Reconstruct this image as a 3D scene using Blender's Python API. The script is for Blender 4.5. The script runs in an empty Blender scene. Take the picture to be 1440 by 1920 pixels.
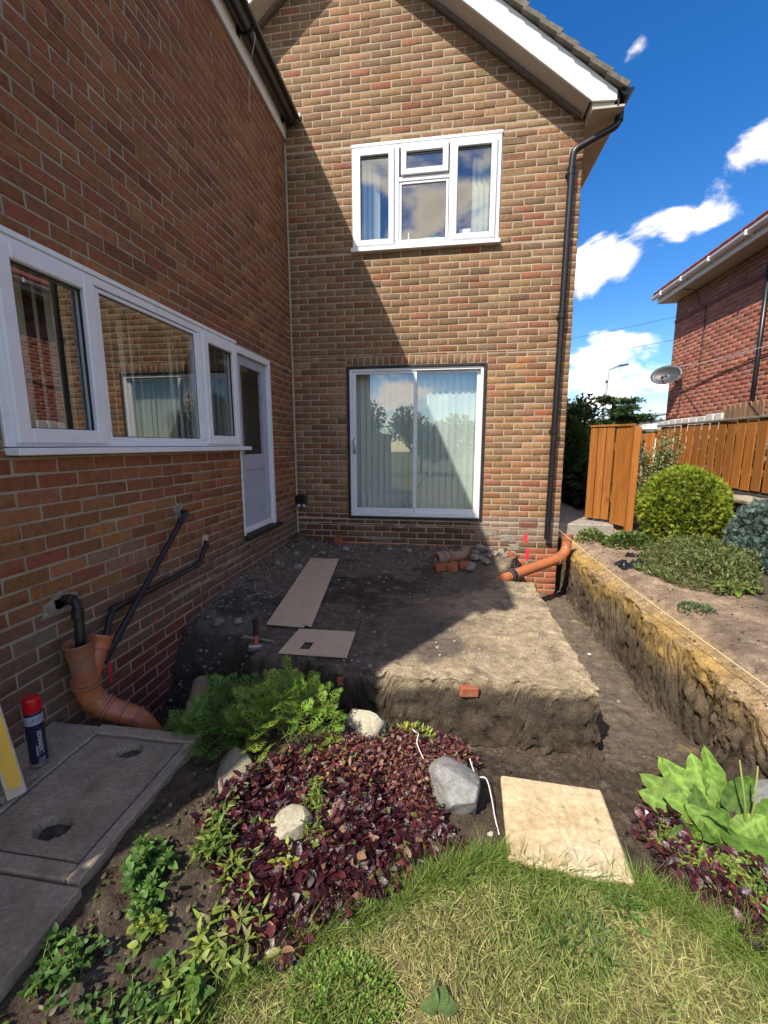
import bpy, math, random
import numpy as np
from mathutils import Vector, Matrix

random.seed(7); rng = np.random.default_rng(7)
SC = bpy.context.scene
COL = SC.collection

# ------------------------------------------------------------------ camera
cam_data = bpy.data.cameras.new("camera"); cam = bpy.data.objects.new("camera", cam_data); COL.objects.link(cam)
cam_data.sensor_fit = 'HORIZONTAL'; cam_data.sensor_width = 36.0; cam_data.lens = 36.0 * 789.64 / 1440.0
cam_data.clip_start = .05; cam_data.clip_end = 600
CAM = Vector((1.9194, -5.2318, .8702))
def cam_axes(yaw, pitch, roll):
    fwd = Vector((-math.sin(yaw) * math.cos(pitch), math.cos(yaw) * math.cos(pitch), -math.sin(pitch)))
    right = Vector((math.cos(yaw), math.sin(yaw), 0)); down = fwd.cross(right)
    r = right * math.cos(roll) + down * math.sin(roll); d = down * math.cos(roll) - right * math.sin(roll)
    return r, d, fwd
_r, _d, _f = cam_axes(math.radians(8.344), math.radians(9.027), math.radians(.083))
cam.matrix_world = Matrix(((_r.x, -_d.x, -_f.x, CAM.x), (_r.y, -_d.y, -_f.y, CAM.y), (_r.z, -_d.z, -_f.z, CAM.z), (0, 0, 0, 1)))
SC.camera = cam

# ------------------------------------------------------------------ light
SUN_TO = Vector((1.0, 1.6, -2.15)).normalized()         # the way the sunlight travels
sun_data = bpy.data.lights.new("sun", 'SUN'); sun_data.energy = 3.4; sun_data.angle = math.radians(.53); sun_data.color = (1.0, .945, .85)
sun = bpy.data.objects.new("sun", sun_data); COL.objects.link(sun)
sun.rotation_mode = 'QUATERNION'; sun.rotation_quaternion = SUN_TO.to_track_quat('-Z', 'Y'); sun.location = (-8, -12, 20)

def build_world():
    w = bpy.data.worlds.new("World"); SC.world = w; w.use_nodes = True
    nt = w.node_tree; nt.nodes.clear()
    def nd(t, **k):
        n = nt.nodes.new(t)
        for a, b in k.items(): setattr(n, a, b)
        return n
    L = nt.links.new
    sky = nd('ShaderNodeTexSky', sky_type='NISHITA', sun_disc=False)
    sky.sun_elevation = math.asin(-SUN_TO.z); sky.sun_rotation = math.atan2(-SUN_TO.x, -SUN_TO.y)
    sky.altitude = 50; sky.air_density = 1.0; sky.dust_density = .15; sky.ozone_density = 3.0
    hs = nd('ShaderNodeHueSaturation'); hs.inputs['Hue'].default_value = .508; hs.inputs['Saturation'].default_value = 1.36; hs.inputs['Value'].default_value = .68
    L(sky.outputs[0], hs.inputs['Color'])
    tc = nd('ShaderNodeTexCoord')
    # clouds: billowing noise over the whole sky, thicker in banks
    n1 = nd('ShaderNodeTexNoise'); n1.inputs['Scale'].default_value = 5.2; n1.inputs['Detail'].default_value = 9; n1.inputs['Roughness'].default_value = .56; n1.inputs['Distortion'].default_value = .35
    mp = nd('ShaderNodeMapping'); mp.inputs['Scale'].default_value = (1, 1, 1.9); mp.inputs['Location'].default_value = (.37, .11, .2)
    L(tc.outputs['Generated'], mp.inputs['Vector']); L(mp.outputs[0], n1.inputs['Vector'])
    acc = None
    def add(a, b, op='ADD'):
        m = nd('ShaderNodeMath', operation=op)
        for i, v in enumerate((a, b)):
            if isinstance(v, (int, float)): m.inputs[i].default_value = v
            else: L(v, m.inputs[i])
        return m.outputs[0]
    banks = CLOUD_BANKS
    for (c, r, amp) in banks:
        sub = nd('ShaderNodeVectorMath', operation='SUBTRACT'); L(tc.outputs['Generated'], sub.inputs[0]); sub.inputs[1].default_value = c
        sc = nd('ShaderNodeVectorMath', operation='MULTIPLY'); L(sub.outputs[0], sc.inputs[0]); sc.inputs[1].default_value = (1, 1, 1.7)
        ln = nd('ShaderNodeVectorMath', operation='LENGTH'); L(sc.outputs[0], ln.inputs[0])
        mr = nd('ShaderNodeMapRange', interpolation_type='SMOOTHSTEP'); mr.inputs['From Min'].default_value = 0; mr.inputs['From Max'].default_value = r
        mr.inputs['To Min'].default_value = amp; mr.inputs['To Max'].default_value = 0
        L(ln.outputs['Value'], mr.inputs['Value'])
        acc = mr.outputs[0] if acc is None else add(acc, mr.outputs[0], 'MAXIMUM')
    dens = add(add(add(n1.outputs['Fac'], -.5), 1.75, 'MULTIPLY'), add(acc, -.19))
    mask = nd('ShaderNodeMapRange', interpolation_type='SMOOTHSTEP'); mask.inputs['From Min'].default_value = .0; mask.inputs['From Max'].default_value = .26
    L(dens, mask.inputs['Value'])
    # thick parts of the clouds are greyer underneath
    cr = nd('ShaderNodeMapRange'); cr.inputs['From Min'].default_value = .15; cr.inputs['From Max'].default_value = .6; cr.inputs['To Min'].default_value = 1; cr.inputs['To Max'].default_value = .58
    L(dens, cr.inputs['Value'])
    cc = nd('ShaderNodeMix', data_type='RGBA', blend_type='MULTIPLY'); cc.inputs[0].default_value = 1
    cc.inputs[6].default_value = CLOUD_COL; L(cr.outputs[0], cc.inputs[7])
    mx = nd('ShaderNodeMix', data_type='RGBA'); L(mask.outputs[0], mx.inputs[0]); L(hs.outputs[0], mx.inputs[6]); L(cc.outputs[2], mx.inputs[7])
    bg = nd('ShaderNodeBackground'); bg.inputs['Strength'].default_value = .15; L(mx.outputs[2], bg.inputs['Color'])
    out = nd('ShaderNodeOutputWorld'); L(bg.outputs[0], out.inputs['Surface'])
CLOUD_COL = (8.2, 7.3, 6.2, 1)
CLOUD_BANKS = [((.240, .905, .345), .17, .40), ((.305, .890, .335), .14, .36), ((.362, .858, .366), .125, .38), ((.33, .93, .09), .31, .40), ((.465, .765, .44), .085, .26),
    ((-.2, -.9, .35), 1.3, .36), ((.6, -.7, .4), 1.0, .33), ((-.95, .3, .3), 1.0, .34), ((.95, -.2, .25), .7, .28), ((-.25, -.4, .9), 1.1, .34)]
build_world()
SC.view_settings.view_transform = 'Standard'; SC.view_settings.look = 'None'; SC.view_settings.gamma = 1.0
SC.view_settings.exposure = 0.95
SC.cycles.use_denoising = True
SC.cycles.max_bounces = 8; SC.cycles.transparent_max_bounces = 12; SC.cycles.caustics_reflective = False; SC.cycles.caustics_refractive = False
SC.cycles.sample_clamp_indirect = 8

# ------------------------------------------------------------------ objects
ORG = {}
def tag(o, label=None, cat=None, group=None, kind=None):
    if label: o['label'] = label
    if cat: o['category'] = cat
    if group: o['group'] = group
    if kind: o['kind'] = kind
    return o

def thing(name, loc, label, cat, group=None):
    o = bpy.data.objects.new(name, None); COL.objects.link(o); o.location = loc; o.empty_display_size = .1
    ORG[o.name] = Vector(loc); return tag(o, label, cat, group)

def fast_mesh(name, V, F, col=None, smooth=False):
    V = np.asarray(V, np.float32); me = bpy.data.meshes.new(name)
    if isinstance(F, np.ndarray):
        k = F.shape[1]; n = len(F)
        me.vertices.add(len(V)); me.vertices.foreach_set('co', V.ravel())
        me.loops.add(n * k); me.loops.foreach_set('vertex_index', F.astype(np.int32).ravel())
        me.polygons.add(n); me.polygons.foreach_set('loop_start', np.arange(0, n * k, k, dtype=np.int32)); me.polygons.foreach_set('loop_total', np.full(n, k, np.int32))
        me.update(calc_edges=True); me.validate()
    else:
        me.from_pydata([tuple(map(float, v)) for v in V], [], F); me.update()
    if col is not None:
        a = me.attributes.new('col', 'FLOAT_COLOR', 'POINT')
        c = np.ones((len(V), 4), np.float32); c[:, :3] = np.asarray(col, np.float32); a.data.foreach_set('color', c.ravel())
    if smooth: me.polygons.foreach_set('use_smooth', np.ones(len(me.polygons), bool))
    return me

def build(name, V, F, mat, parent=None, col=None, smooth=False, origin=None, auto=False):
    """link ONE mesh object; V in world coordinates"""
    V = np.asarray(V, float)
    if parent is not None: org = ORG[parent.name]
    elif origin is not None: org = Vector(origin)
    else: org = Vector(((V[:, 0].min() + V[:, 0].max()) / 2, (V[:, 1].min() + V[:, 1].max()) / 2, V[:, 2].min()))
    me = fast_mesh(name, V - np.array(org)[None], F, col, smooth)
    if auto:
        for p in me.polygons: p.use_smooth = True
        me.set_sharp_from_angle(angle=math.radians(auto))
    o = bpy.data.objects.new(name, me); COL.objects.link(o)
    if mat is not None:
        for m in (mat if isinstance(mat, (list, tuple)) else [mat]): me.materials.append(m)
    if parent is not None: o.parent = parent
    else: o.location = org
    ORG[o.name] = org
    return o

class MB:
    """collects shapes into one mesh"""
    def __init__(s): s.V = []; s.F = []
    def add(s, V, F):
        b = len(s.V); s.V += [tuple(v) for v in V]; s.F += [tuple(i + b for i in f) for f in F]; return s
    def box(s, a, b, bev=0.):
        x0, y0, z0 = (min(a[i], b[i]) for i in range(3)); x1, y1, z1 = (max(a[i], b[i]) for i in range(3))
        return s.obox(((x0 + x1) / 2, (y0 + y1) / 2, (z0 + z1) / 2), (x1 - x0, y1 - y0, z1 - z0), None, bev)
    def obox(s, c, size, rot=None, bev=0.):
        h = [d / 2 for d in size]; b = min(bev, min(h) * .45); c = Vector(c)
        V = []; F = []
        if b <= 0:
            V = [Vector((sx * h[0], sy * h[1], sz * h[2])) for sz in (-1, 1) for sy in (-1, 1) for sx in (-1, 1)]
            F = [(0, 2, 3, 1), (4, 5, 7, 6), (0, 1, 5, 4), (2, 6, 7, 3), (0, 4, 6, 2), (1, 3, 7, 5)]
        else:
            idx = {}
            for sx in (-1, 1):
                for sy in (-1, 1):
                    for sz in (-1, 1):
                        for ax in range(3):
                            p = [sx * (h[0] - b), sy * (h[1] - b), sz * (h[2] - b)]; p[ax] = (sx, sy, sz)[ax] * h[ax]
                            idx[(sx, sy, sz, ax)] = len(V); V.append(Vector(p))
            q = lambda *k: idx[k]
            for ax in range(3):
                o1, o2 = [(1, 2), (2, 0), (0, 1)][ax]
                for sg in (-1, 1):
                    loop = []
                    for a_, b_ in ((-1, -1), (1, -1), (1, 1), (-1, 1)):
                        t = [0, 0, 0]; t[ax] = sg; t[o1] = a_; t[o2] = b_; loop.append(idx[(*t, ax)])
                    F.append(tuple(loop if sg > 0 else loop[::-1]))
            for ax in range(3):           # edges parallel to ax
                o1, o2 = [(1, 2), (2, 0), (0, 1)][ax]
                for s1 in (-1, 1):
                    for s2 in (-1, 1):
                        def k(e, face):
                            t = [0, 0, 0]; t[ax] = e; t[o1] = s1; t[o2] = s2; return idx[(*t, face)]
                        f = (k(-1, o1), k(1, o1), k(1, o2), k(-1, o2)); F.append(f if s1 * s2 < 0 else f[::-1])
            for sx in (-1, 1):
                for sy in (-1, 1):
                    for sz in (-1, 1):
                        f = (idx[(sx, sy, sz, 0)], idx[(sx, sy, sz, 1)], idx[(sx, sy, sz, 2)]); F.append(f if sx * sy * sz > 0 else f[::-1])
        if rot is not None: V = [rot @ v for v in V]
        return s.add([c + v for v in V], F)
    def bar(s, p, q, w, h, up=(0, 0, 1), bev=0.):
        """a rectangular bar from p to q"""
        p, q = Vector(p), Vector(q); d = q - p; x = d.normalized(); y = Vector(up).cross(x)
        if y.length < 1e-5: y = Vector((0, 1, 0)).cross(x)
        y.normalize(); z = x.cross(y); R = Matrix((x, y, z)).transposed()
        return s.obox((p + q) / 2, (d.length, w, h), R, bev)
    def tube(s, pts, r, n=12, caps=True, closed=False):
        pts = [Vector(p) for p in pts]; m = len(pts); rs = r if isinstance(r, (list, tuple)) else [r] * m
        t0 = (pts[1] - pts[0]).normalized(); u = t0.orthogonal().normalized(); base = len(s.V); prev = t0
        for i, p in enumerate(pts):
            t = (pts[min(i + 1, m - 1)] - pts[max(i - 1, 0)])
            t = t.normalized() if t.length > 1e-9 else prev
            u = (prev.rotation_difference(t) @ u); u = (u - t * u.dot(t)).normalized(); v = t.cross(u); prev = t
            s.V += [tuple(p + (u * math.cos(a) + v * math.sin(a)) * rs[i]) for a in (2 * math.pi * k / n for k in range(n))]
        for i in range(m - 1):
            for k in range(n):
                a = base + i * n + k; b = base + i * n + (k + 1) % n; s.F.append((a, b, b + n, a + n))
        if caps:
            s.F.append(tuple(base + k for k in range(n))[::-1]); s.F.append(tuple(base + (m - 1) * n + k for k in range(n)))
        return s
    def lathe(s, prof, c, axis=(0, 0, 1), n=24):
        """prof: (radius, height) along axis from c"""
        ax = Vector(axis).normalized(); u = ax.orthogonal().normalized(); v = ax.cross(u); c = Vector(c); base = len(s.V)
        for r, h in prof:
            s.V += [tuple(c + ax * h + (u * math.cos(2 * math.pi * k / n) + v * math.sin(2 * math.pi * k / n)) * max(r, 1e-5)) for k in range(n)]
        for i in range(len(prof) - 1):
            for k in range(n):
                a = base + i * n + k; b = base + i * n + (k + 1) % n; s.F.append((a, b, b + n, a + n))
        return s
    def prism(s, poly, ext):
        """poly: list of 3D points (planar), pushed by vector ext"""
        n = len(poly); e = Vector(ext); b = len(s.V)
        s.V += [tuple(p) for p in poly] + [tuple(Vector(p) + e) for p in poly]
        s.F += [tuple(b + i for i in range(n)), tuple(b + n + i for i in range(n))[::-1]]
        s.F += [(b + i, b + n + i, b + n + (i + 1) % n, b + (i + 1) % n) for i in range(n)]
        return s
    def build(s, name, mat, parent=None, smooth=False, auto=False, col=None, origin=None):
        return build(name, s.V, s.F, mat, parent, col=col, smooth=smooth, auto=auto, origin=origin)

def smooth_path(pts, per=6, closed=False):
    """Catmull-Rom through pts"""
    P = [Vector(p) for p in pts]; out = []
    for i in range(len(P) - 1):
        p0, p1, p2, p3 = P[max(i - 1, 0)], P[i], P[i + 1], P[min(i + 2, len(P) - 1)]
        for k in range(per):
            t = k / per; out.append(.5 * ((2 * p1) + (p2 - p0) * t + (2 * p0 - 5 * p1 + 4 * p2 - p3) * t * t + (3 * p1 - p0 - 3 * p2 + p3) * t ** 3))
    out.append(P[-1]); return out

def elbow_path(pts, rad, per=6):
    """straight runs with rounded corners"""
    P = [Vector(p) for p in pts]; out = [P[0]]
    for i in range(1, len(P) - 1):
        a = (P[i - 1] - P[i]); b = (P[i + 1] - P[i]); r = min(rad, a.length * .49, b.length * .49)
        A = P[i] + a.normalized() * r; B = P[i] + b.normalized() * r
        for k in range(per + 1):
            t = k / per; out.append(A * (1 - t) ** 2 + P[i] * 2 * t * (1 - t) + B * t * t)
    out.append(P[-1]); return out
# ------------------------------------------------------------------ noise + terrain heights
def _hash(ix, iy, iz, seed):
    h = (ix.astype(np.int64) * 374761393 + iy.astype(np.int64) * 668265263 + iz.astype(np.int64) * 2147483647 + seed * 1442695041) & 0xFFFFFFFF
    h = ((h ^ (h >> 13)) * 1274126177) & 0xFFFFFFFF
    h = ((h ^ (h >> 16)) * 2246822519) & 0xFFFFFFFF
    return ((h ^ (h >> 15)) & 0xFFFFFF).astype(np.float64) / 0xFFFFFF

def vnoise(x, y, z=None, seed=0):
    """smooth value noise in -1..1"""
    x = np.asarray(x, float); y = np.asarray(y, float)
    z = np.zeros_like(x) if z is None else np.asarray(z, float)
    x, y, z = np.broadcast_arrays(x, y, z)
    fx, fy, fz = np.floor(x), np.floor(y), np.floor(z)
    u, v, w = x - fx, y - fy, z - fz
    u = u * u * (3 - 2 * u); v = v * v * (3 - 2 * v); w = w * w * (3 - 2 * w)
    r = 0
    for dx in (0, 1):
        for dy in (0, 1):
            for dz in (0, 1):
                wt = (u if dx else 1 - u) * (v if dy else 1 - v) * (w if dz else 1 - w)
                r = r + wt * _hash(fx + dx, fy + dy, fz + dz, seed)
    return r * 2 - 1

def fbm(x, y, z=None, seed=0, oct=4, rough=.5):
    a, s, t, f = 1., 0., 0., 1.
    for o in range(oct):
        t = t + a * vnoise(np.asarray(x) * f, np.asarray(y) * f, None if z is None else np.asarray(z) * f, seed + o * 17)
        s += a; a *= rough; f *= 2.03
    return t / s

def worley(x, y, z, seed=0):
    """distance to the nearest of scattered points, 0..1: lumps with creases between"""
    x, y, z = np.broadcast_arrays(np.asarray(x, float), np.asarray(y, float), np.asarray(z, float)); fx, fy, fz = np.floor(x), np.floor(y), np.floor(z); best = np.full(x.shape, 9.)
    for dx in (-1, 0, 1):
        for dy in (-1, 0, 1):
            for dz in (-1, 0, 1):
                cx, cy, cz = fx + dx, fy + dy, fz + dz
                d = (cx + _hash(cx, cy, cz, seed) - x) ** 2 + (cy + _hash(cx, cy, cz, seed + 1) - y) ** 2 + (cz + _hash(cx, cy, cz, seed + 2) - z) ** 2
                best = np.minimum(best, d)
    return np.sqrt(best)

def ss(a, b, t):
    t = np.clip((np.asarray(t, float) - a) / (b - a), 0, 1)
    return t * t * (3 - 2 * t)

BED = np.array([  # x, y, z of the flower bed, the lawn and the dug ground in front of the slab
    (.86, -3.62, -.512), (.86, -3.85, -.515), (.87, -4.1, -.52), (.88, -4.35, -.525), (.88, -4.6, -.53), (.9, -5.0, -.55), (1.1, -3.5, -.50), (1.45, -3.42, -.53), (1.9, -3.45, -.63), (1.4, -3.9, -.59), (1.9, -3.8, -.68),
    (1.05, -4.2, -.61), (1.05, -4.55, -.64), (1.4, -4.3, -.685), (1.7, -4.2, -.70), (2.2, -4.2, -.70), (2.8, -4.3, -.70),
    (1.5, -5, -.70), (2.3, -5, -.70), (3.2, -5, -.70), (2.4, -3.6, -.71), (2.1, -3.65, -.70), (2.15, -3.06, -.86), (1.6, -3.28, -.57), (1.95, -3.25, -.66), (1.77, -3.24, -.61), (2.5, -3.1, -.87), (2.5, -3.3, -.80),
    (2.9, -3.1, -.85), (2.85, -3.4, -.76), (3.1, -3.6, -.72), (3.2, -4, -.70), (3.6, -3.9, -.68), (3.5, -3.5, -.66),
    (.75, -3.3, -.58), (1.0, -3.15, -.66), (1.4, -3.03, -.80), (1.75, -3.03, -.84), (.6, -3.6, -.6), (4.4, -3.8, -.6), (4.4, -4.6, -.68), (2.2, -3.4, -.74)])

def bed_z(x, y):
    num = np.zeros_like(x); den = np.full_like(x, 1e-9)
    for bx, by, bz in BED:
        w = np.exp(-((x - bx) ** 2 + (y - by) ** 2) / (2 * .13 ** 2)) + 1e-5 / ((x - bx) ** 2 + (y - by) ** 2 + .05)
        num += w * bz; den += w
    return num / den

def terrain(x, y, fine=True):
    """height z and the masks slab, bank, lawn at (x, y)"""
    x = np.asarray(x, float); y = np.asarray(y, float)
    wr = .03 * fbm(y * 5, y * 0 + 3.3, seed=3, oct=3); wf = .05 * fbm(x * 4, x * 0 + 1.3, seed=5, oct=3)
    wb = .055 * fbm(y * 3.2, y * 0 + 8.3, seed=7, oct=4)
    S = 1 - ss(2.765, 2.79, x - wr)
    S = S * ss(-2.975, -2.948, y - wf - .10 * (1 - ss(.9, 1.4, x)))
    S = S * (1 - ss(0, .12, x - wb - 2.44 - .42 * (y + 1.)) * ss(-1.12, -.98, y - wr))
    hole = (1 - ss(.42, .72, x + 2 * wf)) * (1 - ss(-2.82, -2.42, y + 2 * wr))
    S = S * (1 - hole)
    top = -.45 + .05 * (1 - ss(.05, .55, x)) * ss(-2.7, -1.5, y) + .07 * (1 - ss(.0, .25, x)) * ss(-2.5, -1.2, y)
    top = top + .05 * ss(-.5, -.05, y) * (1 - ss(2.2, 2.6, x)) + .05 * np.exp(-(((x - 2.45) / .35) ** 2 + ((y + .35) / .28) ** 2))
    trench = -.955 + .10 * ss(-2.2, -3.0, y) + .02 * fbm(x * 3, y * 3, seed=11, oct=3)
    bed = bed_z(x, y)
    f = ss(-2.98, -3.12, y)
    low = trench * (1 - f) + bed * f
    low = low * (1 - hole) + np.minimum(low, -.93) * hole * ss(-3.56, -3.45, y) + low * hole * (1 - ss(-3.56, -3.45, y))
    low = np.where(x < .9, low + (-.96 - low) * (1 - ss(.5, .72, x)) * ss(-3.52, -3.40, y) * (1 - ss(-2.75, -2.45, y)), low)
    B = ss(3.385, 3.42, x - wb) * ss(-3.5, -3.15, y + .3 * (x - 3.5))
    bank = -.405 + .09 * ss(3.42, 3.75, x) + .05 * ss(3.8, 4.6, x) + .012 * fbm(x * 6, y * 6, seed=21, oct=3)
    bank = bank + .14 * ss(.1, .45, y)
    bank = bank + (.26 - bank) * ss(5.42, 5.5, x)
    bank = bank - .012 * ss(.3, .6, fbm(x * 7, y * 5, seed=23, oct=3)) * (1 - ss(3.5, 3.6, x))
    z = low * (1 - S) + top * S
    z = z * (1 - B) + bank * B
    z = np.where((x > 3.2) & (y > .3), np.maximum(z, -.19 * ss(3.25, 3.45, x) - .9 * (1 - ss(3.25, 3.45, x))), z)
    pave = (1 - ss(.72, .80, x)) * (1 - ss(-3.62, -3.57, y))
    z = z * (1 - pave) + -.585 * pave
    edge = np.interp(x, [1.05, 1.2, 1.33, 1.48, 1.74, 2.0, 2.165, 2.66, 2.94, 3.1, 3.3, 3.6], [-9, -4.62, -4.33, -4.18, -4.03, -3.88, -3.78, -3.83, -4.02, -4.28, -4.8, -5.6])
    lawn = ss(.03, -.03, y - edge - .04 * fbm(x * 6, y * 6, seed=31, oct=3))
    if fine:
        rough = (1 - lawn) * (1 - pave)
        z = z + rough * (.018 * fbm(x * 9, y * 9, seed=41, oct=4, rough=.6) * (1 - .5 * S) + .011 * fbm(x * 26, y * 26, seed=43, oct=3, rough=.65))
        z = z + .022 * np.maximum(0, fbm(x * 16, y * 16, seed=47, oct=3) - .1) * rough * (ss(-.6, -.1, y) + ss(-2.7, -2.95, y) + (1 - ss(.3, .8, x))) * (1 - B)
    return z, S, B, lawn
# ------------------------------------------------------------------ materials
def new_mat(name):
    m = bpy.data.materials.new(name); m.use_nodes = True; nt = m.node_tree; nt.nodes.clear()
    out = nt.nodes.new('ShaderNodeOutputMaterial'); b = nt.nodes.new('ShaderNodeBsdfPrincipled'); nt.links.new(b.outputs[0], out.inputs[0])
    return m, nt, b

def _set(nt, sock, v):
    if isinstance(v, bpy.types.NodeSocket): nt.links.new(v, sock)
    elif isinstance(v, (tuple, list)) and len(v) == 3 and sock.type == 'RGBA': sock.default_value = (*v, 1)
    else: sock.default_value = v

def noise(nt, scale, detail=4, rough=.55, vec=None, dist=0., out='Fac', stretch=None):
    n = nt.nodes.new('ShaderNodeTexNoise'); n.inputs['Scale'].default_value = scale; n.inputs['Detail'].default_value = detail
    n.inputs['Roughness'].default_value = rough; n.inputs['Distortion'].default_value = dist
    if vec is None: vec = nt.nodes.new('ShaderNodeNewGeometry').outputs['Position']
    if stretch:
        mp = nt.nodes.new('ShaderNodeMapping'); mp.inputs['Scale'].default_value = stretch; nt.links.new(vec, mp.inputs['Vector']); vec = mp.outputs[0]
    nt.links.new(vec, n.inputs['Vector']); return n.outputs[out]

def ramp(nt, fac, stops):
    r = nt.nodes.new('ShaderNodeValToRGB'); nt.links.new(fac, r.inputs[0]); e = r.color_ramp.elements
    while len(e) < len(stops): e.new(.5)
    for i, (p, c) in enumerate(stops):
        e[i].position = p; e[i].color = (*c, 1) if isinstance(c, (tuple, list)) else (c, c, c, 1)
    return r.outputs[0]

def mix(nt, fac, a, b, mode='MIX'):
    m = nt.nodes.new('ShaderNodeMix'); m.data_type = 'RGBA'; m.blend_type = mode
    _set(nt, m.inputs[0], fac); _set(nt, m.inputs[6], a); _set(nt, m.inputs[7], b); return m.outputs[2]

def attr(nt, name='col'):
    a = nt.nodes.new('ShaderNodeAttribute'); a.attribute_name = name; return a.outputs['Color']

def bump(nt, b, h, strength=.4, dist=.01, prev=None):
    n = nt.nodes.new('ShaderNodeBump'); n.inputs['Strength'].default_value = strength; n.inputs['Distance'].default_value = dist
    nt.links.new(h, n.inputs['Height']); nt.links.new(n.outputs[0], b.inputs['Normal']); return n

def objcoord(nt): return nt.nodes.new('ShaderNodeTexCoord').outputs['Object']

def plain(name, color, rough=.6, metal=0., grain=0., gscale=40, bmp=0., bscale=80, spec=.5, coord='world', stretch=None, dirt=None, dirt_amt=.5, dscale=6):
    """one paint or stuff with grain, dirt and fine relief"""
    m, nt, b = new_mat(name); vec = objcoord(nt) if coord == 'object' else None
    c = color
    if grain: c = mix(nt, ramp(nt, noise(nt, gscale, 5, .6, vec, stretch=stretch), [(.3, 0.), (.7, 1.)]), tuple(v * (1 - grain) for v in color), tuple(min(1, v * (1 + grain)) for v in color))
    if dirt: c = mix(nt, ramp(nt, noise(nt, dscale, 6, .65, vec), [(1 - dirt_amt - .12, 0.), (1 - dirt_amt + .12, 1.)]), c, dirt)
    _set(nt, b.inputs['Base Color'], c); b.inputs['Roughness'].default_value = rough; b.inputs['Metallic'].default_value = metal
    b.inputs['Specular IOR Level'].default_value = spec
    if bmp: bump(nt, b, noise(nt, bscale, 5, .6, vec, stretch=stretch), bmp, .004)
    return m

M = {}
def mat_brick():
    m, nt, b = new_mat('brick'); c = attr(nt)
    g = noise(nt, 160, 4, .7); c = mix(nt, 1., c, ramp(nt, g, [(.25, .62), (.5, 1.), (.78, 1.28)]), 'MULTIPLY')
    s = noise(nt, 26, 5, .65); c = mix(nt, 1., c, ramp(nt, s, [(.3, .70), (.5, 1.), (.72, 1.18)]), 'MULTIPLY')
    sp = noise(nt, 420, 2, .5); c = mix(nt, ramp(nt, sp, [(.30, 1.), (.36, 0.)]), c, (.05, .035, .025))
    lime = noise(nt, 9, 7, .75); c = mix(nt, ramp(nt, lime, [(.66, 0.), (.8, .38)]), c, (.42, .36, .29))
    _set(nt, b.inputs['Base Color'], c); b.inputs['Roughness'].default_value = .92; b.inputs['Specular IOR Level'].default_value = .25
    h = mix(nt, .5, g, s); bump(nt, b, h, .55, .006); return m
def mat_mortar(name, color, dark):
    m, nt, b = new_mat(name); g = noise(nt, 240, 4, .7); d = noise(nt, 5, 6, .6)
    c = mix(nt, ramp(nt, d, [(.35, 0.), (.68, 1.)]), color, dark); c = mix(nt, 1., c, ramp(nt, g, [(.2, .6), (.7, 1.2)]), 'MULTIPLY')
    a = attr(nt); c = mix(nt, 1., c, a, 'MULTIPLY')
    _set(nt, b.inputs['Base Color'], c); b.inputs['Roughness'].default_value = .97; b.inputs['Specular IOR Level'].default_value = .15; bump(nt, b, g, .7, .006); return m
def mat_glass(name, f0=.09, tint=(.93, .97, .95)):
    """double glazing: clear with a mirror part that grows towards grazing angles, the same from both sides"""
    m = bpy.data.materials.new(name); m.use_nodes = True; nt = m.node_tree; nt.nodes.clear()
    out = nt.nodes.new('ShaderNodeOutputMaterial'); mx = nt.nodes.new('ShaderNodeMixShader'); tr = nt.nodes.new('ShaderNodeBsdfTransparent'); gl = nt.nodes.new('ShaderNodeBsdfGlossy')
    ge = nt.nodes.new('ShaderNodeNewGeometry'); dt = nt.nodes.new('ShaderNodeVectorMath'); dt.operation = 'DOT_PRODUCT'; nt.links.new(ge.outputs['Incoming'], dt.inputs[0]); nt.links.new(ge.outputs['Normal'], dt.inputs[1])
    def mth(op, a, b=None):
        n = nt.nodes.new('ShaderNodeMath'); n.operation = op
        for i, v in enumerate((a, b)):
            if v is None: continue
            if isinstance(v, (int, float)): n.inputs[i].default_value = v
            else: nt.links.new(v, n.inputs[i])
        return n.outputs[0]
    k = mth('POWER', mth('SUBTRACT', 1., mth('ABSOLUTE', dt.outputs['Value'])), 5.); fr = mth('ADD', mth('MULTIPLY', k, 1 - f0), f0)
    gl.inputs['Roughness'].default_value = .0; tr.inputs['Color'].default_value = (*tint, 1); gl.inputs['Color'].default_value = (1, 1, 1, 1)
    nt.links.new(fr, mx.inputs[0]); nt.links.new(tr.outputs[0], mx.inputs[1]); nt.links.new(gl.outputs[0], mx.inputs[2]); nt.links.new(mx.outputs[0], out.inputs[0])
    bp = nt.nodes.new('ShaderNodeBump'); bp.inputs['Strength'].default_value = .05; bp.inputs['Distance'].default_value = .004
    nt.links.new(noise(nt, 1.7, 1, .5), bp.inputs['Height']); nt.links.new(bp.outputs[0], gl.inputs['Normal']); return m
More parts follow.
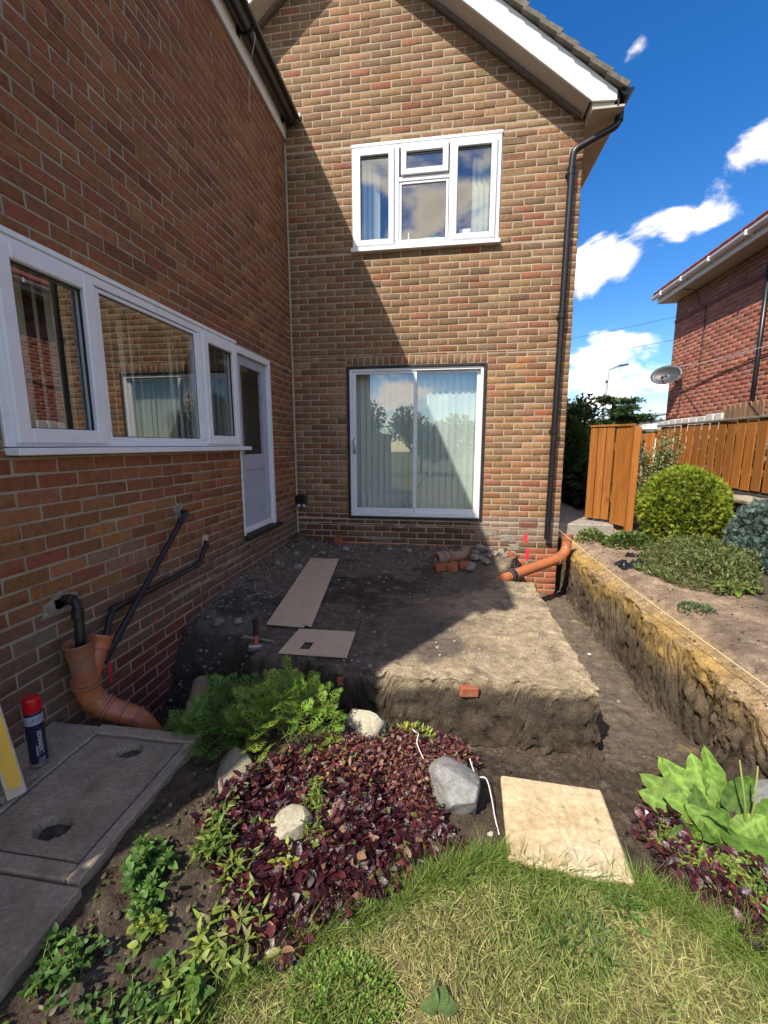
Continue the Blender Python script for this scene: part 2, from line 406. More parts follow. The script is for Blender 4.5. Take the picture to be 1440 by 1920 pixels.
def mat_leaf(name, rough=.5, trans=.35, spec=.4, vein=0.):
    """leaf tissue; its colour comes from the leaf itself (attribute col)"""
    m = bpy.data.materials.new(name); m.use_nodes = True; nt = m.node_tree; nt.nodes.clear()
    out = nt.nodes.new('ShaderNodeOutputMaterial'); b = nt.nodes.new('ShaderNodeBsdfPrincipled'); t = nt.nodes.new('ShaderNodeBsdfTranslucent'); mx = nt.nodes.new('ShaderNodeMixShader')
    c = attr(nt); g = noise(nt, 55, 4, .6); c = mix(nt, 1., c, ramp(nt, g, [(.3, .72), (.7, 1.22)]), 'MULTIPLY')
    _set(nt, b.inputs['Base Color'], c); nt.links.new(c, t.inputs['Color']); b.inputs['Roughness'].default_value = rough; b.inputs['Specular IOR Level'].default_value = spec
    mx.inputs[0].default_value = trans; nt.links.new(b.outputs[0], mx.inputs[1]); nt.links.new(t.outputs[0], mx.inputs[2]); nt.links.new(mx.outputs[0], out.inputs[0])
    if vein: bump(nt, b, noise(nt, 130, 3, .6, dist=1.), vein, .004)
    return m
def mat_ground(name, rough=.96, bs=.8, fine=1.):
    """earth, concrete or turf; colour of the spot in attribute col, crumbs and pebbles on top"""
    m, nt, b = new_mat(name); c = attr(nt)
    g1 = noise(nt, 14, 7, .65); c = mix(nt, 1., c, ramp(nt, g1, [(.28, .58), (.5, 1.), (.74, 1.4)]), 'MULTIPLY')
    g2 = noise(nt, 95, 5, .7); c = mix(nt, 1., c, ramp(nt, g2, [(.28, .6), (.5, 1.), (.72, 1.45)]), 'MULTIPLY')
    v = nt.nodes.new('ShaderNodeTexVoronoi'); v.inputs['Scale'].default_value = 46; nt.links.new(nt.nodes.new('ShaderNodeNewGeometry').outputs['Position'], v.inputs['Vector'])
    peb = ramp(nt, v.outputs['Distance'], [(.13, 1.), (.24, 0.)]); sel = ramp(nt, noise(nt, 17, 3, .6), [(.50, 0.), (.60, 1.)])
    k = mix(nt, 1., peb, sel, 'MULTIPLY'); c = mix(nt, k, c, mix(nt, 1., c, (2.6, 2.5, 2.4), 'MULTIPLY'))
    _set(nt, b.inputs['Base Color'], c); b.inputs['Roughness'].default_value = rough; b.inputs['Specular IOR Level'].default_value = .2
    h = mix(nt, .5, g1, g2); bump(nt, b, h, bs, .02 * fine); return m
def mat_wood(name, col, dark, scale=(22, 22, 1.6), rough=.7):
    m, nt, b = new_mat(name); o = objcoord(nt); oi = nt.nodes.new('ShaderNodeObjectInfo')
    add = nt.nodes.new('ShaderNodeVectorMath'); add.operation = 'ADD'; nt.links.new(o, add.inputs[0]); cx = nt.nodes.new('ShaderNodeCombineXYZ')
    sc = nt.nodes.new('ShaderNodeMath'); sc.operation = 'MULTIPLY'; sc.inputs[1].default_value = 30; nt.links.new(oi.outputs['Random'], sc.inputs[0])
    for i in range(3): nt.links.new(sc.outputs[0], cx.inputs[i])
    nt.links.new(cx.outputs[0], add.inputs[1]); v = add.outputs[0]
    g = noise(nt, 1, 6, .6, v, dist=1.2, stretch=scale); k = noise(nt, 4.5, 3, .5, v, dist=.6)
    c = mix(nt, ramp(nt, g, [(.32, 1.), (.62, 0.)]), col, dark); c = mix(nt, ramp(nt, k, [(.68, 0.), (.76, .7)]), c, tuple(d * .6 for d in dark))
    hsv = nt.nodes.new('ShaderNodeHueSaturation'); mr = nt.nodes.new('ShaderNodeMapRange'); mr.inputs['To Min'].default_value = .82; mr.inputs['To Max'].default_value = 1.15
    nt.links.new(oi.outputs['Random'], mr.inputs['Value']); nt.links.new(mr.outputs[0], hsv.inputs['Value']); nt.links.new(c, hsv.inputs['Color'])
    _set(nt, b.inputs['Base Color'], hsv.outputs[0]); b.inputs['Roughness'].default_value = rough; b.inputs['Specular IOR Level'].default_value = .3; bump(nt, b, g, .3, .003); return m
def mat_stone(name, col, dark, light, rough=.9, scale=18):
    m, nt, b = new_mat(name); o = objcoord(nt); g = noise(nt, scale, 7, .7, o); h = noise(nt, scale * 7, 4, .7, o); big = noise(nt, scale * .25, 4, .6, o)
    c = mix(nt, ramp(nt, g, [(.3, 1.), (.6, 0.)]), col, dark); c = mix(nt, ramp(nt, big, [(.55, 0.), (.75, 1.)]), c, light); c = mix(nt, 1., c, ramp(nt, h, [(.25, .6), (.7, 1.3)]), 'MULTIPLY')
    _set(nt, b.inputs['Base Color'], c); b.inputs['Roughness'].default_value = rough; b.inputs['Specular IOR Level'].default_value = .25; bump(nt, b, mix(nt, .5, g, h), .7, .012); return m

M['brick'] = mat_brick()
M['mortar_back'] = mat_mortar('mortar_back', (.54, .43, .30), (.40, .32, .225))
M['mortar_left'] = mat_mortar('mortar_left', (.44, .385, .29), (.31, .27, .205))
M['mortar_far'] = mat_mortar('mortar_far', (.56, .40, .30), (.42, .28, .21))
M['upvc'] = plain('white_upvc', (.80, .81, .83), .32, grain=.03, gscale=9, dirt=(.6, .59, .55), dirt_amt=.28, dscale=14)
M['upvc_dark'] = plain('glazing_gasket', (.02, .02, .022), .6)
M['painted_white'] = plain('painted_white_board', (.82, .82, .80), .55, grain=.04, gscale=25, bmp=.2, bscale=60, dirt=(.58, .56, .52), dirt_amt=.25, dscale=5)
M['soffit'] = plain('cream_soffit', (.50, .45, .38), .7, grain=.08, gscale=8)
M['fascia_under'] = plain('weathered_timber', (.16, .12, .09), .8, grain=.3, gscale=18)
M['black_plastic'] = plain('black_plastic', (.013, .013, .015), .35, grain=.2, gscale=14, dirt=(.05, .045, .04), dirt_amt=.3, dscale=9)
M['brown_gutter'] = plain('black_gutter', (.016, .012, .011), .33, grain=.3, gscale=7)
M['black_frame'] = plain('black_timber', (.022, .017, .015), .6, grain=.4, gscale=22, bmp=.2)
M['glass'] = mat_glass('glass', .21); M['glass_dim'] = mat_glass('glass_dim', .10)
M['door_paint'] = plain('grey_door_paint', (.40, .43, .50), .42, grain=.04, gscale=11, dirt=(.30, .31, .34), dirt_amt=.3, dscale=7)
M['blind'] = plain('pale_blind_fabric', (.66, .72, .66), .8, grain=.04, gscale=30)
M['blind_warm'] = plain('cream_blind_fabric', (.58, .56, .44), .8, grain=.05, gscale=30)
M['room'] = plain('room_plaster', (.42, .40, .37), .9, grain=.05, gscale=3)
M['room_dark'] = plain('room_floor', (.16, .11, .08), .8, grain=.1, gscale=3)
M['metal'] = plain('galvanised_metal', (.55, .56, .58), .35, .9, grain=.12, gscale=30)
M['lead'] = plain('lead_flashing', (.50, .54, .60), .5, .3, grain=.15, gscale=20)
M['orange_pvc'] = plain('orange_drain_plastic', (.47, .15, .058), .36, grain=.08, gscale=8, dirt=(.24, .13, .08), dirt_amt=.34, dscale=9)
M['orange_dull'] = plain('dusty_orange_plastic', (.40, .14, .07), .45, grain=.12, gscale=10, dirt=(.18, .13, .10), dirt_amt=.42, dscale=10)
M['clay'] = plain('old_clay_pipe', (.36, .17, .10), .75, grain=.25, gscale=12, dirt=(.22, .18, .14), dirt_amt=.5, dscale=9, bmp=.4, bscale=60)
M['board'] = plain('brown_hardboard', (.60, .45, .30), .75, grain=.10, gscale=9, dirt=(.42, .31, .21), dirt_amt=.3, dscale=8, bmp=.15, bscale=120)
M['fence'] = mat_wood('orange_stained_wood', (.43, .165, .032), (.30, .10, .018))
M['fence_old'] = mat_wood('faded_wood', (.34, .20, .11), (.20, .12, .07))
M['fence_cap'] = plain('grey_weathered_wood', (.22, .19, .16), .85, grain=.3, gscale=30, bmp=.4)
M['plank'] = plain('yellow_painted_plank', (.80, .47, .05), .6, grain=.12, gscale=14, dirt=(.50, .36, .18), dirt_amt=.36, dscale=9, stretch=(1, 1, .2))
M['plank_raw'] = plain('raw_plank_edge', (.55, .47, .36), .8, grain=.2, gscale=30)
M['concrete'] = plain('paving_concrete', (.34, .275, .20), .93, grain=.28, gscale=70, bmp=.9, bscale=110, dirt=(.215, .172, .122), dirt_amt=.42, dscale=5, spec=.2)
M['concrete_cover'] = plain('worn_concrete_cover', (.325, .262, .188), .93, grain=.34, gscale=60, bmp=.9, bscale=90, stretch=(1, 3.2, 1), dirt=(.195, .155, .11), dirt_amt=.42, dscale=6, spec=.2)
M['concrete_path'] = plain('path_concrete', (.34, .30, .24), .95, grain=.2, gscale=30, bmp=.6, bscale=90, dirt=(.2, .17, .13), dirt_amt=.4)
M['flag'] = mat_stone('buff_flagstone', (.60, .46, .28), (.50, .35, .18), (.66, .55, .40), .85, 5)
def _stain(m):
    nt = m.node_tree; b = next(n for n in nt.nodes if n.type == 'BSDF_PRINCIPLED'); c = b.inputs['Base Color'].links[0].from_socket
    _set(nt, b.inputs['Base Color'], mix(nt, ramp(nt, noise(nt, 11, 5, .62, objcoord(nt)), [(.66, 0.), (.72, .75)]), c, (.16, .12, .08)))
_stain(M['flag'])
M['rock_grey'] = mat_stone('grey_rock', (.31, .30, .28), (.16, .155, .145), (.40, .385, .355), scale=26)
M['rock_beige'] = mat_stone('beige_rock', (.46, .41, .30), (.33, .29, .21), (.55, .50, .38), scale=10)
M['rock_mossy'] = mat_stone('mossy_rock', (.28, .25, .18), (.16, .14, .09), (.38, .32, .20), scale=12)
M['rubble'] = mat_stone('broken_mortar', (.33, .285, .225), (.20, .165, .125), (.44, .40, .33), scale=24)
M['red_brick'] = mat_stone('loose_red_brick', (.40, .13, .065), (.28, .09, .05), (.45, .24, .15), scale=22)
M['sandstone'] = mat_stone('garden_wall_stone', (.40, .33, .24), (.24, .20, .15), (.50, .43, .33), scale=8)
M['whitewash'] = mat_stone('flaking_whitewash', (.70, .68, .62), (.50, .46, .40), (.78, .77, .74), scale=14)
M['soil'] = mat_ground('dug_soil', bs=1.); M['slab'] = mat_ground('rough_concrete', .95, 1., 1.2); M['bank'] = mat_ground('cut_bank', .96, .9); M['turf'] = mat_ground('turf', .97, .5)
M['leaf'] = mat_leaf('leaf'); M['leaf_gloss'] = mat_leaf('glossy_leaf', .32, .12, .55, .5); M['leaf_crinkle'] = mat_leaf('crinkled_leaf', .5, .35, .35, .8)
M['needle'] = mat_leaf('conifer_spray', .6, .25, .3); M['grass'] = mat_leaf('grass', .6, .38, .25)
M['bark'] = plain('bark', (.10, .075, .05), .9, grain=.35, gscale=30, bmp=.7, bscale=40)
M['red_paint'] = plain('red_marker_paint', (.75, .03, .055), .7, grain=.1)
M['roof_tile'] = mat_stone('concrete_roof_tile', (.19, .165, .13), (.10, .09, .07), (.26, .24, .18), scale=20)
M['red_tile'] = plain('red_roof_tile', (.28, .08, .06), .8, grain=.2)
M['string'] = plain('yellow_string', (.78, .70, .33), .8); M['white_cord'] = plain('white_cord', (.75, .72, .66), .7)
M['black_bag'] = plain('black_polythene', (.015, .016, .02), .28, grain=.3)
M['dish'] = plain('grey_dish', (.05, .053, .056), .45, grain=.08, gscale=12)
M['cable'] = plain('cable', (.02, .018, .018), .6)
M['steel'] = plain('worn_steel', (.42, .40, .37), .5, .7, grain=.25, gscale=50, dirt=(.2, .15, .11), dirt_amt=.4, dscale=40)
M['handle_red'] = plain('orange_handle', (.55, .14, .06), .5, grain=.1); M['rubber'] = plain('black_rubber', (.02, .02, .02), .55)
M['can_navy'] = plain('navy_tin', (.012, .018, .05), .3, grain=.3, gscale=60); M['can_grey'] = plain('grey_tin_band', (.36, .38, .46), .35); M['can_red'] = plain('red_cap', (.55, .005, .012), .35)
M['print_white'] = plain('white_print', (.85, .85, .88), .5); M['print_navy'] = plain('navy_print', (.02, .03, .08), .5)
M['sealant'] = plain('corner_sealant', (.46, .41, .31), .85, grain=.15, gscale=40, bmp=.4)
M['soil_stone'] = mat_stone('soil_crumb', (.085, .066, .05), (.04, .031, .024), (.16, .13, .10), scale=30)
M['lamp_steel'] = plain('lamp_steel', (.48, .50, .50), .45, .4)
# ------------------------------------------------------------------ ground
def grid_lines(lo, hi, step, clusters, outer):
    xs = list(np.arange(lo, hi + 1e-6, step))
    for c, half, n in clusters: xs += list(np.linspace(c - half, c + half, n))
    xs += outer; xs = np.array(sorted(xs)); keep = [xs[0]]
    for v in xs[1:]:
        if v - keep[-1] > .0008: keep.append(v)
    return np.array(keep)
GX = grid_lines(-.05, 5.55, .017, [(2.775, .05, 96), (3.40, .075, 150)], [-90, -40, -15, -6, -2, -.6, 5.8, 6.3, 7, 8.5, 11, 16, 25, 45, 90])
GY = grid_lines(-5.3, .5, .017, [(-2.96, .08, 150)], [-90, -45, -25, -15, -10, -8, -6.8, -6, -5.6, .65, .9, 1.3, 2, 3, 5, 8, 12, 20, 40, 90])
XX, YY = np.meshgrid(GX, GY); xf, yf = XX.ravel(), YY.ravel()
ZZ, SM, BM, LM = terrain(xf, yf)
ZZ = np.where(yf < -5.3, np.where(xf > .9, -.70, -.6), ZZ)
# steep faces: push the surface in and out so that the cut earth is lumpy
gx = np.gradient(ZZ.reshape(XX.shape), GX, axis=1).ravel(); gy = np.gradient(ZZ.reshape(XX.shape), GY, axis=0).ravel()
steep = np.clip(np.hypot(gx, gy) / 3., 0, 1)
amp = steep * (.026 * fbm(xf * 9, yf * 9, ZZ * 14, seed=61, oct=4, rough=.6) + .020 * fbm(xf * 34, yf * 34, ZZ * 34, seed=63, oct=3, rough=.65) + .018 * np.maximum(0, fbm(xf * 18, yf * 18, ZZ * 30, seed=65, oct=2)))
nn = np.hypot(gx, gy) + 1e-6
wl = worley(xf * 11, yf * 11, ZZ * 13, 501); wl2 = worley(xf * 27, yf * 27, ZZ * 27, 511); wl3 = worley(xf * 48, yf * 48, ZZ * 48, 521)
near = (np.abs(xf) < 5.5) & (yf > -5.2) & (yf < .4)
amp = amp + steep * near * (.024 * (.55 - wl) + .018 * (.5 - wl2) + .010 * (.5 - wl3))
soft = near * (1 - LM) * (1 - steep) * np.where(SM > .5, .55, np.where(BM > .5, .45, 1.)) * np.where((xf < .85) & (yf < -3.5), 0, 1) * (1 - .55 * ss(2.8, 2.95, xf) * (1 - ss(3.25, 3.4, xf)) * ss(-2.9, -2.5, yf))
bedm = 1 + .9 * (yf < -3.0); ZZ = ZZ + soft * bedm * (.022 * np.maximum(0, .5 - wl) * ss(-.1, .4, fbm(xf * 5, yf * 5, seed=69, oct=2)) + .016 * (.5 - wl2) + .007 * (.5 - wl3))
VX, VY = xf + amp * -gx / nn, yf + amp * -gy / nn
TV = np.stack([VX, VY, ZZ], 1)
# the colour that the ground itself has from spot to spot
def lerp(a, b, t): return a + (np.asarray(b)[None] - a) * t[:, None]
crumb = ss(.30, .10, wl2); n_big = fbm(xf * 2.3, yf * 2.3, seed=71, oct=5); n_mid = fbm(xf * 8, yf * 8, ZZ * 8, seed=73, oct=4); n_z = fbm(xf * 3, yf * 3, ZZ * 9, seed=75, oct=4)
soil_c = np.tile(np.array([.080, .058, .040]), (len(xf), 1))
soil_c = lerp(soil_c, (.13, .102, .075), ss(.05, .5, n_mid) * .6); soil_c = lerp(soil_c, (.20, .165, .125), crumb * ss(.0, .4, n_big) * .5)
trench_m = ss(2.7, 2.82, xf) * (1 - ss(3.3, 3.45, xf)) * ss(-3.1, -2.7, yf)
soil_c = lerp(soil_c, (.165, .128, .092), trench_m * .85)
soil_c = lerp(soil_c, (.36, .25, .10), trench_m * ss(.42, .62, fbm(xf * 6, yf * 6, seed=77, oct=3)) * ss(3.0, 3.3, xf))
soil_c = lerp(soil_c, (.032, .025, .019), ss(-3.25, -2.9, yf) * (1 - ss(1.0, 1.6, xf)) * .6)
slab_c = np.tile(np.array([.15, .118, .09]), (len(xf), 1))
dry = ss(-.10, .30, .55 * (xf - 1.75) - .28 * (yf + 2.2) + .55 * n_big + .25 * n_mid) * ss(-1.0, -.8, -yf * .9 + .2 * n_big)
slab_c = lerp(slab_c, (.42, .325, .205), dry); slab_c = lerp(slab_c, (.56, .46, .31), dry * crumb * .5); slab_c = lerp(slab_c, (.22, .16, .10), dry * ss(.05, .5, n_mid) * .55)
slab_c = lerp(slab_c, (.062, .05, .038), ss(.0, .42, n_big * .8 + n_mid * .6) * (1 - dry * .75))
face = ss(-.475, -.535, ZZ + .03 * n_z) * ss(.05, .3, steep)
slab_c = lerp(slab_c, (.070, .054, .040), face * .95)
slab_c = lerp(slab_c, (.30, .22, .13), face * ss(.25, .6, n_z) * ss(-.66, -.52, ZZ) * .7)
bank_c = np.tile(np.array([.30, .215, .145]), (len(xf), 1))
bank_c = lerp(bank_c, (.17, .125, .088), ss(-.05, .45, n_big) * .8)
bank_c = lerp(bank_c, (.40, .31, .215), ss(.1, .5, n_mid) * .6); bank_c = lerp(bank_c, (.12, .088, .06), ss(.1, .5, fbm(xf * 12, yf * 4, seed=79, oct=4)) * .5)
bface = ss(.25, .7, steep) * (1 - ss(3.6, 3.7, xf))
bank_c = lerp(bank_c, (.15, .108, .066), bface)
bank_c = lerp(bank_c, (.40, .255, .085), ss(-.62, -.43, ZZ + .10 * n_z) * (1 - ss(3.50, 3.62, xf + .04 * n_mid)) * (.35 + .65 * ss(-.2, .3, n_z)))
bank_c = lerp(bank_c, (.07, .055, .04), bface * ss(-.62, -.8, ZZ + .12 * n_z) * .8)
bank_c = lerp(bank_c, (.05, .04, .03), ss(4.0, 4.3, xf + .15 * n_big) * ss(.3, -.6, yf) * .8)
lawn_c = np.tile(np.array([.10, .09, .035]), (len(xf), 1)); lawn_c = lerp(lawn_c, (.16, .13, .06), ss(-.1, .5, n_big))
far = (np.abs(xf) > 12) | (np.abs(yf) > 12); lawn_c[far] = (.09, .11, .035)
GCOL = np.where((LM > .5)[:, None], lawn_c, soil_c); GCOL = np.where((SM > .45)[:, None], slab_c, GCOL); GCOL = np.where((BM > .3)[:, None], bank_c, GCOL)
nxg = len(GX); idx = np.arange(len(xf)).reshape(XX.shape)
Q = np.stack([idx[:-1, :-1], idx[:-1, 1:], idx[1:, 1:], idx[1:, :-1]], -1).reshape(-1, 4)
cls = np.zeros(len(Q), int); mS = SM[Q].mean(1); mB = BM[Q].mean(1); mL = LM[Q].mean(1); qx = xf[Q].mean(1); qy = yf[Q].mean(1)
cls[mL > .5] = 3; cls[(np.abs(qx) > 5.6) | (qy < -5.3) | (qy > .5)] = 4; cls[(cls != 3) & (mS > .02) & (qx > 0)] = 1; cls[mB > .02] = 2
cls[(qx > 5.5) | (qy > .5) | (qy < -5.3)] = 4
for k, (nm, mt) in enumerate((('dug_soil', 'soil'), ('concrete_slab', 'slab'), ('cut_bank', 'bank'), ('lawn_ground', 'turf'), ('ground', 'turf'))):
    q = Q[cls == k]; used, inv = np.unique(q, return_inverse=True)
    o = build(nm, TV[used], inv.reshape(-1, 4), M[mt], col=GCOL[used], smooth=True, origin=(0, 0, 0)); o['kind'] = 'structure'
def gz(x, y): return float(terrain(np.array([x]), np.array([y]))[0][0])

# paving by the wall: plain slabs and the inspection cover with its two lifting recesses
def rough_slab(name, x0, x1, y0, y1, z0, z1, mat, parent, res=.03, seed=0, holes=(), am=.0025, bev=.006):
    nx = max(3, int((x1 - x0) / res)); ny = max(3, int((y1 - y0) / res))
    xs = np.concatenate([[x0, x0 + bev * .4, x0 + bev], np.linspace(x0 + res, x1 - res, nx), [x1 - bev, x1 - bev * .4, x1]])
    ys = np.concatenate([[y0, y0 + bev * .4, y0 + bev], np.linspace(y0 + res, y1 - res, ny), [y1 - bev, y1 - bev * .4, y1]])
    A, B = np.meshgrid(xs, ys); a, b = A.ravel(), B.ravel(); e = np.minimum.reduce([a - x0, x1 - a, b - y0, y1 - b])
    z = z1 + am * fbm(a * 14, b * 14, seed=seed, oct=4) - bev * (1 - ss(0, bev, e)) * .8 - .5 * am * (1 + fbm(a * 5, b * 5, seed=seed + 9, oct=3))
    for hx, hy, r in holes: z = z - .042 * (1 - ss(r * .86, r, np.hypot((a - hx) * .75, (b - hy)) + .006 * fbm(a * 60, b * 60, seed=seed + 3)))
    a = a + .003 * fbm(b * 20, b * 0, seed=seed + 5) * (e < .001); n = len(xs); id_ = np.arange(len(a)).reshape(A.shape)
    F = [tuple(map(int, f)) for f in np.stack([id_[:-1, :-1], id_[:-1, 1:], id_[1:, 1:], id_[1:, :-1]], -1).reshape(-1, 4)]
    V = [tuple(v) for v in np.stack([a, b, z], 1)]
    loop = list(id_[0, :]) + list(id_[1:, -1]) + list(id_[-1, -2::-1]) + list(id_[-2:0:-1, 0]); b0 = len(V)
    V += [(V[i][0], V[i][1], z0) for i in loop]; m = len(loop)
    F += [(int(loop[(i + 1) % m]), int(loop[i]), b0 + i, b0 + (i + 1) % m) for i in range(m)]
    return build(name, V, F, M[mat], parent, smooth=False, auto=40)
pv = bpy.data.objects.new('paving', None); COL.objects.link(pv); pv.location = (.4, -4, -.49); ORG[pv.name] = Vector(pv.location); pv['kind'] = 'structure'
rough_slab('paving_slab', .004, .262, -4.03, -3.575, -.60, -.488, 'concrete', pv, seed=101)
rough_slab('paving_slab', .004, .262, -5.2, -4.037, -.60, -.491, 'concrete', pv, seed=103)
rough_slab('paving_slab', .0, .83, -6.2, -5.21, -.60, -.492, 'concrete', pv, seed=104)
rough_slab('paving_slab', .268, .815, -5.2, -4.262, -.60, -.494, 'concrete', pv, seed=105)
ic = thing('inspection_cover', (.5, -3.9, -.6), 'worn grey concrete inspection cover with two round lifting recesses, set in paving', 'manhole cover')
mb = MB()
mb.box((.268, -3.625, -.60), (.80, -3.565, -.484), .006); mb.box((.752, -4.255, -.60), (.80, -3.628, -.486), .006); mb.box((.268, -4.255, -.60), (.749, -4.200, -.488), .006); mb.box((.268, -4.197, -.60), (.292, -3.628, -.486), .005)
fo = mb.build('frame', M['concrete'], ic)
rough_slab('lid', .300, .744, -4.193, -3.634, -.58, -.489, 'concrete_cover', ic, res=.008, seed=111, holes=((.535, -3.705, .042), (.545, -4.095, .05)), am=.004)
for hx, hy, rr in ((.535, -3.705, .042), (.545, -4.095, .05)):
    n = 24; V = [(hx + rr * 1.22 * math.cos(2 * math.pi * k / n), hy + rr * .93 * math.sin(2 * math.pi * k / n), -.5215) for k in range(n)] + [(hx, hy, -.5235)]
    build('lifting_recess', V, [(k, (k + 1) % n, n) for k in range(n)], M['soil_stone'], ic)
tag(rough_slab('path', 3.30, 4.0, .28, .95, -.3, -.115, 'concrete_path', None, seed=121, bev=.012), kind='structure')
tag(rough_slab('path', 3.30, 3.92, .958, 1.75, -.3, -.108, 'concrete_path', None, seed=123, bev=.012), kind='structure')
tag(rough_slab('path', 3.30, 3.95, 1.758, 6, -.3, -.112, 'concrete_path', None, seed=124, res=.1, bev=.012), kind='structure')
# ------------------------------------------------------------------ brick house
C_ = .075; BL = .225
house = thing('brick_house', (0, 0, -1.1), 'brown brick house with white framed windows, a gable wall and a long side wing', 'house')
PAL_BACK = [((.27, .16, .083), 5), ((.25, .145, .076), 5), ((.225, .132, .072), 3), ((.265, .128, .07), 3), ((.29, .115, .06), .8), ((.20, .124, .072), 1.5), ((.29, .18, .095), 2)]
PAL_LEFT = [((.27, .112, .05), 5), ((.25, .10, .048), 4), ((.29, .13, .055), 4), ((.225, .095, .052), 3), ((.265, .096, .053), 2), ((.31, .145, .062), 1)]
PAL_FAR = [((.44, .155, .095), 5), ((.40, .135, .088), 4), ((.36, .125, .09), 3), ((.46, .175, .11), 2)]
def pick(pal, n):
    w = np.array([p[1] for p in pal], float); k = rng.choice(len(pal), n, p=w / w.sum()); c = np.array([p[0] for p in pal])[k]
    return c * (1 + .10 * rng.standard_normal((n, 1))) * (1 + .03 * rng.standard_normal((n, 3)))

def lay_bricks(u0, u1, z0, z1, openings, umin=None, umax=None, zoff=0., seed=0, soldiers=()):
    """stretcher bond: rectangles (u, u, z, z) of the single bricks"""
    rows = []; n0 = math.floor((z0 - zoff) / C_); n1 = math.ceil((z1 - zoff) / C_)
    for n in range(n0, n1):
        a, b = max(z0, n * C_ + zoff), min(z1, (n + 1) * C_ + zoff); cuts = {a, b}
        for (o0, o1, p0, p1) in openings:
            for p in (p0, p1):
                if a + .012 < p < b - .012: cuts.add(p)
        cuts = sorted(cuts)
        for ca, cb in zip(cuts, cuts[1:]):
            if cb - ca < .02: continue
            lo = u0 if umin is None else max(u0, umin((ca + cb) / 2)); hi = u1 if umax is None else min(u1, umax((ca + cb) / 2))
            iv = [(lo, hi)]
            for (o0, o1, p0, p1) in openings:
                if p0 < cb - .013 and p1 > ca + .013:
                    nv = []
                    for (s, e) in iv:
                        if o1 <= s or o0 >= e: nv.append((s, e)); continue
                        if o0 > s: nv.append((s, o0))
                        if o1 < e: nv.append((o1, e))
                    iv = nv
            off = (n % 2) * BL / 2
            for s, e in iv:
                if e - s < .02: continue
                ks = [s] + [k * BL + off for k in range(math.floor((s - off) / BL) - 1, math.ceil((e - off) / BL) + 2) if s + .035 < k * BL + off < e - .035] + [e]
                for a2, b2 in zip(ks, ks[1:]): rows.append((a2, b2, ca, cb))
    for (s0, s1, za, zb, pitch) in soldiers:
        k = max(1, round((s1 - s0) / pitch)); rows += [(s0 + (s1 - s0) * i / k, s0 + (s1 - s0) * (i + 1) / k, za, zb) for i in range(k)]
    return np.array(rows)

def brick_boxes(R, P0, U, N, gap=.0105, depth=.014, seed=0, wob=.0019):
    """verts (n,12,3) and the shared faces of chamfered bricks; P0 + u*U + z*Z + d*N"""
    r = np.random.default_rng(seed); n = len(R); g = gap / 2
    u0 = R[:, 0] + g; u1 = R[:, 1] - g; z0 = R[:, 2] + g; z1 = R[:, 3] - g; ch = .0030
    out = np.empty((n, 12, 3)); d0 = np.clip(r.normal(0, .0013, n), -.0014, .003)
    for j, (du, dz) in enumerate(((0, 0), (1, 0), (1, 1), (0, 1))):
        for ring, (ins, dep) in enumerate(((ch, 0.), (0., -ch), (0., -depth))):
            u = np.where(du, u1 - ins, u0 + ins); z = np.where(dz, z1 - ins, z0 + ins)
            out[:, ring * 4 + j, 0] = u; out[:, ring * 4 + j, 1] = z; out[:, ring * 4 + j, 2] = dep + d0
    jit = r.normal(0, wob, (n, 4, 2)); out[:, 0:4, :2] += jit; out[:, 4:8, :2] += jit; out[:, 0:4, 2] += r.normal(0, .0006, (n, 4))
    F = [(0, 1, 2, 3)]
    for ring in (0, 1):
        for j in range(4):
            a = ring * 4 + j; b = ring * 4 + (j + 1) % 4; F.append((a + 4, b + 4, b, a))
    U = np.array(U, float); N = np.array(N, float); Zv = np.array((0, 0, 1.))
    if np.dot(np.cross(U, Zv), N) < 0: F = [f[::-1] for f in F]
    W = np.array(P0)[None, None] + out[..., 0:1] * U + out[..., 1:2] * Zv + out[..., 2:3] * N
    return W, np.array(F)

def project_size(W):
    """rough size in the picture of each brick, to know which ones are built singly"""
    c = W.mean(1); d = c - np.array(CAM)[None]; z = d @ np.array(_f); x = d @ np.array(_r) / np.maximum(z, .05); y = d @ np.array(_d) / np.maximum(z, .05)
    A = W[:, 0:4] - np.array(CAM)[None, None]; zz = np.maximum(A @ np.array(_f), .05); px = A @ np.array(_r) / zz; py = A @ np.array(_d) / zz
    area = .5 * np.abs(sum(px[:, i] * py[:, (i + 1) % 4] - px[:, (i + 1) % 4] * py[:, i] for i in range(4)))
    ok = (z > .1) & (np.abs(x) < .90) & (np.abs(y) < 1.2); return area * ok

def wall_sheet(name, rects, P0, U, N, mat, parent, back=-.0035):
    """mortar sheet with its openings left out, made of butted rectangles with fine subdivision"""
    V = []; F = []
    for (a, b, c, d) in rects:
        k = len(V)
        V += [Vector(P0) + Vector(U) * u + Vector((0, 0, z)) + Vector(N) * back for u, z in ((a, c), (b, c), (b, d), (a, d))]; F.append((k, k + 1, k + 2, k + 3))
    if Vector(U).cross(Vector((0, 0, 1))).dot(Vector(N)) < 0: F = [f[::-1] for f in F]
    return build(name, [tuple(v) for v in V], F, mat, parent, col=np.ones((len(V), 3)))

def around(u0, u1, z0, z1, ops):
    """rectangle minus openings -> butted rectangles"""
    us = sorted({u0, u1, *[o[0] for o in ops], *[o[1] for o in ops]}); zs = sorted({z0, z1, *[o[2] for o in ops], *[o[3] for o in ops]}); out = []
    for a, b in zip(us, us[1:]):
        for c, d in zip(zs, zs[1:]):
            m = ((a + b) / 2, (c + d) / 2)
            if u0 <= m[0] <= u1 and z0 <= m[1] <= z1 and not any(o[0] < m[0] < o[1] and o[2] < m[1] < o[3] for o in ops): out.append((a, b, c, d))
    return out

